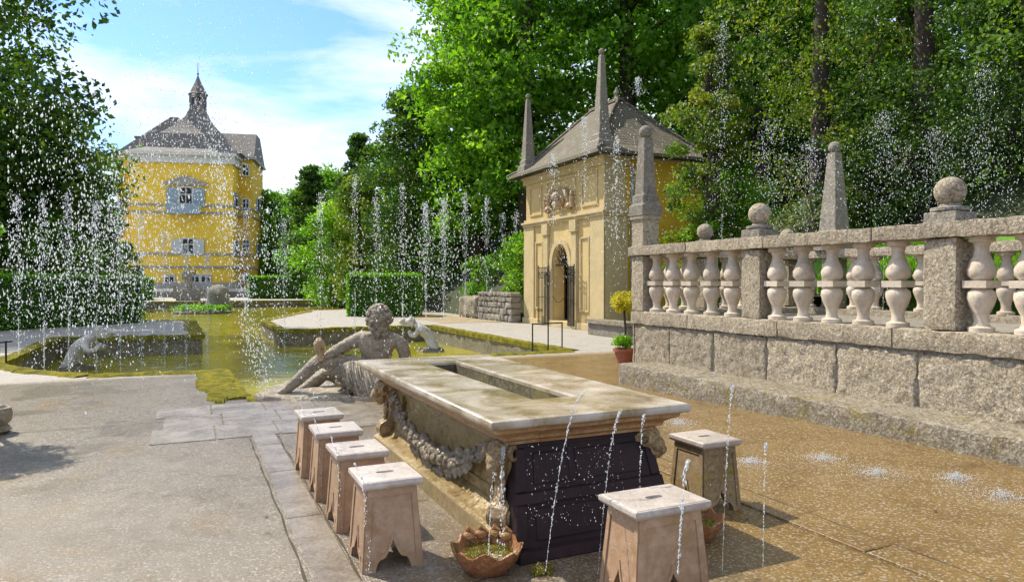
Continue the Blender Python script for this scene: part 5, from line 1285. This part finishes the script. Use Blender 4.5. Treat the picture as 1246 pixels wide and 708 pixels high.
# row over the channel and right basin
for i, (px, yt, d) in enumerate(((300, 255, 22), (346, 270, 22.5), (390, 240, 20), (432, 218, 21), (458, 242, 21.5), (490, 228, 22))):
    p = D(px, 343, d); h = D(px, yt, d).z - WL; jet((p.x, p.y, WL), h, 330, .12, .018, ORD[i] + ' jet from the left in the row between palace and nearest hedge block', 'jets over the channel and the right basin')
for i, (px, yt, d, n) in enumerate(((518, 250, 30, 420), (540, 245, 31, 520), (566, 238, 31, 320), (592, 243, 31.5, 320), (612, 262, 32, 260), (628, 258, 30, 160))):
    p = D(px, 343, d); h = D(px, yt, d).z; jet((p.x, p.y, 0), h, n, .16, .026, ORD[i] + ' jet from the left in the row before the dark yews left of the pavilion', 'jets before the wood')
# jets in front of the pavilion and on its roof line
for i, (px, yb, yt, d) in enumerate(((673, 275, 190, 20), (711, 250, 145, 20), (750, 290, 170, 17), (776, 118, 96, 24))):
    p = D(px, yb, d); h = D(px, yt, d).z - p.z; jet(tuple(p), h, 200, .10, .018, ('jet in front of the pavilion relief', 'jet rising past the pavilion eaves in the middle', 'jet at the right front corner of the pavilion', 'small jet on the pavilion roof ridge')[i], 'jets at the pavilion')
# jets above the terrace
for i, (px, yt, d, n) in enumerate(((878, 35, 13.0, 520), (984, 175, 12.0, 500), (1075, 140, 11.5, 560), (1195, 85, 11.0, 600), (1135, 160, 12.5, 460), (935, 150, 12.5, 420))):
    p = D(px, 343, d); h = D(px, yt, d).z - 1.0; jet((p.x, p.y, 1.0), h, n, .22 if i else .12, .010, ('tall jet on the terrace left of the first ball finial', 'jet on the terrace left of the obelisk', 'jet on the terrace right of the obelisk', 'tallest jet at the right edge of the terrace', 'jet on the terrace left of the nearest ball', 'jet on the terrace above the second ball finial')[i], 'jets above the terrace')
# arcs from the floor strips round the table
for i, s in enumerate((3.55, 4.3, 5.0, 5.7)):
    for q_ in (0, 1): arc(W(.86 + .03 * q_, s + .27 + .3 * q_, .53), (W(.06, -.30 - .15 * q_) + Vector((0, 0, .1))), ('farther' if q_ else 'nearer') + ' of two dotted water threads beside the ' + ORD[i] + ' nearest left stool', 'thin threads of water by the left stools', n=60, size=.0026, cont=0, jitter=.006)
for i, (px0, y0, px1, y1, d) in enumerate(((664, 697, 712, 478, 3.55), (728, 700, 757, 500, 3.7), (776, 705, 784, 505, 3.9), (880, 700, 893, 470, 3.8), (930, 690, 933, 540, 3.9), (826, 700, 838, 560, 2.6))):
    a = D(px0, y0, d); b = D(px1, y1, d + .25); v = b - a; hh = v.z; vz = math.sqrt(2 * 9.81 * hh); tt = vz / 9.81
    arc(a, (v.x / tt, v.y / tt, vz), ('thin solid jet rising before the left part of the black panel', 'broken jet rising before the middle of the black panel', 'broken jet rising before the right part of the black panel', 'thin jet rising before the mossy right stool', 'short drip line right of the mossy stool', 'drip line in front of the stool at the table head')[i], 'thin jets at the near end of the table', n=130, size=.0026, T_=tt, cont=(.9, .45, .3, .5, .2, .4)[i])
arc(D(593, 705, 3.75), (.12, .12, 3.3), 'thin jet rising in front of the clay bowl', 'thin jets at the near end of the table', n=60, T_=.33, size=.003, cont=.5)
arc(W(1.62, 3.6, .66), (-.05, -.02, .0), 'water trickling off the near left table corner', None, n=120, size=.0042, cont=.6, name='water_trickle', jitter=.01)
# spray clouds (nobody could count these drops)
def spray(label, parts, seed):
    global RNG
    RNG = np.random.default_rng(seed); Ps = []; Rs = []; Ds = []
    for (n, cx, cy, sx, sy, d0, d1, r, lean, uni) in parts:
        if uni: px = cx + (RNG.random(n) * 2 - 1) * sx; py = cy + (RNG.random(n) * 2 - 1) * sy
        else: px = cx + RNG.normal(0, sx, n); py = cy + RNG.normal(0, sy, n)
        px = px + lean * (py - cy); d = d0 + RNG.random(n) * (d1 - d0)
        P = np.stack([(px - 623) / 850 * d, d, H - (py - 343) / 850 * d], 1); k = P[:, 2] > .02
        Ps.append(P[k]); Rs.append((r * .82 * (.4 + .9 * RNG.random(n) ** 1.6))[k]); Ds.append(np.stack([np.full(n, -lean * .6), np.zeros(n)], 1)[k])
    P = np.concatenate(Ps); c = P.mean(0); c[2] = 0
    o = drops_obj('water_spray', P - c, np.concatenate(Rs), 1.3 + 1.5 * RNG.random(len(P)), None, np.concatenate(Ds)); o.location = tuple(c); tag(o, label, 'water spray', kind='stuff')
spray('white spray of falling drops in front of the left tree and hedge', [(700, 60, 230, 50, 110, 5, 9, .0085, 0, True), (1500, 150, 290, 34, 62, 8, 14, .012, 0, False), (500, 60, 330, 60, 60, 7, 13, .011, 0, True), (800, 110, 360, 50, 40, 9, 15, .013, 0, False)], 21)
spray('fine spray of drops hanging before the palace', [(2600, 215, 165, 52, 62, 9, 15, .0085, -.15, False), (2200, 205, 265, 55, 75, 9, 15, .0095, 0, False), (900, 250, 40, 120, 45, 9, 14, .006, 0, True)], 22)
spray('slanting curtain of drops falling right of the palace into the channel', [(700, 285, 280, 6, 110, 10, 13, .011, .17, False), (500, 268, 240, 7, 60, 10, 13, .011, .13, False), (650, 312, 430, 9, 60, 9.5, 10.5, .010, .16, False), (500, 330, 300, 14, 70, 11, 15, .012, .12, False)], 23)
spray('spray of drops drifting over the basins before the dark yews', [(900, 530, 300, 42, 36, 24, 29, .022, 0, False), (500, 460, 320, 60, 50, 14, 22, .014, .05, False), (300, 400, 340, 70, 40, 12, 20, .012, .05, True)], 24)
spray('spray of drops before the pavilion front', [(700, 745, 250, 14, 60, 13, 17, .0095, 0, False), (500, 700, 225, 40, 45, 13, 17, .009, 0, False), (300, 775, 220, 18, 40, 12, 14, .009, 0, False), (200, 690, 310, 30, 40, 14, 18, .009, 0, True)], 25)
spray('white spray of drops above the balustrade before the dark wood', [(1500, 1110, 205, 62, 40, 9, 12.5, .0075, 0, False), (900, 960, 210, 34, 40, 10, 13, .0075, 0, False), (800, 865, 200, 34, 65, 11, 14, .0075, 0, False), (700, 1040, 60, 190, 50, 9, 13, .0062, 0, True), (500, 1200, 200, 35, 50, 8, 11, .0075, 0, False)], 26)
spray('scattered drops in front of the river god and table', [(260, 450, 430, 90, 60, 6, 9, .0065, .03, True), (240, 700, 590, 60, 50, 3.2, 3.7, .0022, .0, True), (60, 880, 620, 60, 60, 3.4, 4, .0022, 0, True)], 27)
# splashes where jets land on the wet floor at the right
for i, (px, py, r_) in enumerate(((1002, 562, .13), (1068, 581, .16), (1165, 590, .12), (1222, 612, .18), (915, 563, .1), (825, 515, .18))):
    p = G(px, py, .04); p.z = gz(*toNS(p.x, p.y)); n = 700; a = RNG.random(n) * 6.28; q = np.abs(RNG.normal(0, r_ * .75, n))
    P = np.stack([q * np.cos(a) * 1.3, q * np.sin(a), .004 + np.abs(RNG.normal(0, .03, n)) * np.exp(-q / r_)], 1)
    o = drops_obj('droplets', P, .0030 * (.4 + RNG.random(n)), np.full(n, 1.1)); o['kind'] = 'stuff'; e_ = empty('water_splash', tuple(p)); o.name = 'droplets'; o.parent = e_; o = e_
    tag(o, ('small splash on the ochre floor, nearest the mossy stool among those along the wall', 'round splash in the middle of the ochre floor', 'faint splash on the ochre floor toward the right', 'largest splash on the floor at the right edge', 'faint splash close beside the mossy stool', 'wide splash behind the mossy stool')[i], 'splash', 'splashes on the right floor')

# fallen leaves and grit scattered on the paving
RNG = np.random.default_rng(77)
k = 150; nn = RNG.uniform(-4.5, 6.0, k); sx = RNG.uniform(2.0, 12.0, k); P = np.array([tuple(W(a, b, gz(a, b) + .009)) for a, b in zip(nn, sx)])
ok = np.array([not (1.3 < a < 3.1 and 3.4 < b < 7.1) and not inside((a, b), POND) for a, b in zip(nn, sx)]); P = P[ok]; k = len(P)
a = unit(k, .9); b = np.cross(a, np.array([0, 0, 1.0])); b /= np.linalg.norm(b, axis=1, keepdims=True) + 1e-6; b[:, 2] += .15; sz = .011 + .014 * RNG.random((k, 1))
o = quads_obj('fallen_leaves', P, a * sz, b * sz * .8, RNG.random(k), leaf_mat('dead_leaf', (0.03, 0.02, 0.01), (0.09, 0.05, 0.02), (0.12, 0.14, 0.02), 0.1), None)
tag(o, 'small fallen leaves and bits of debris scattered over the wet paving', 'debris', kind='stuff')
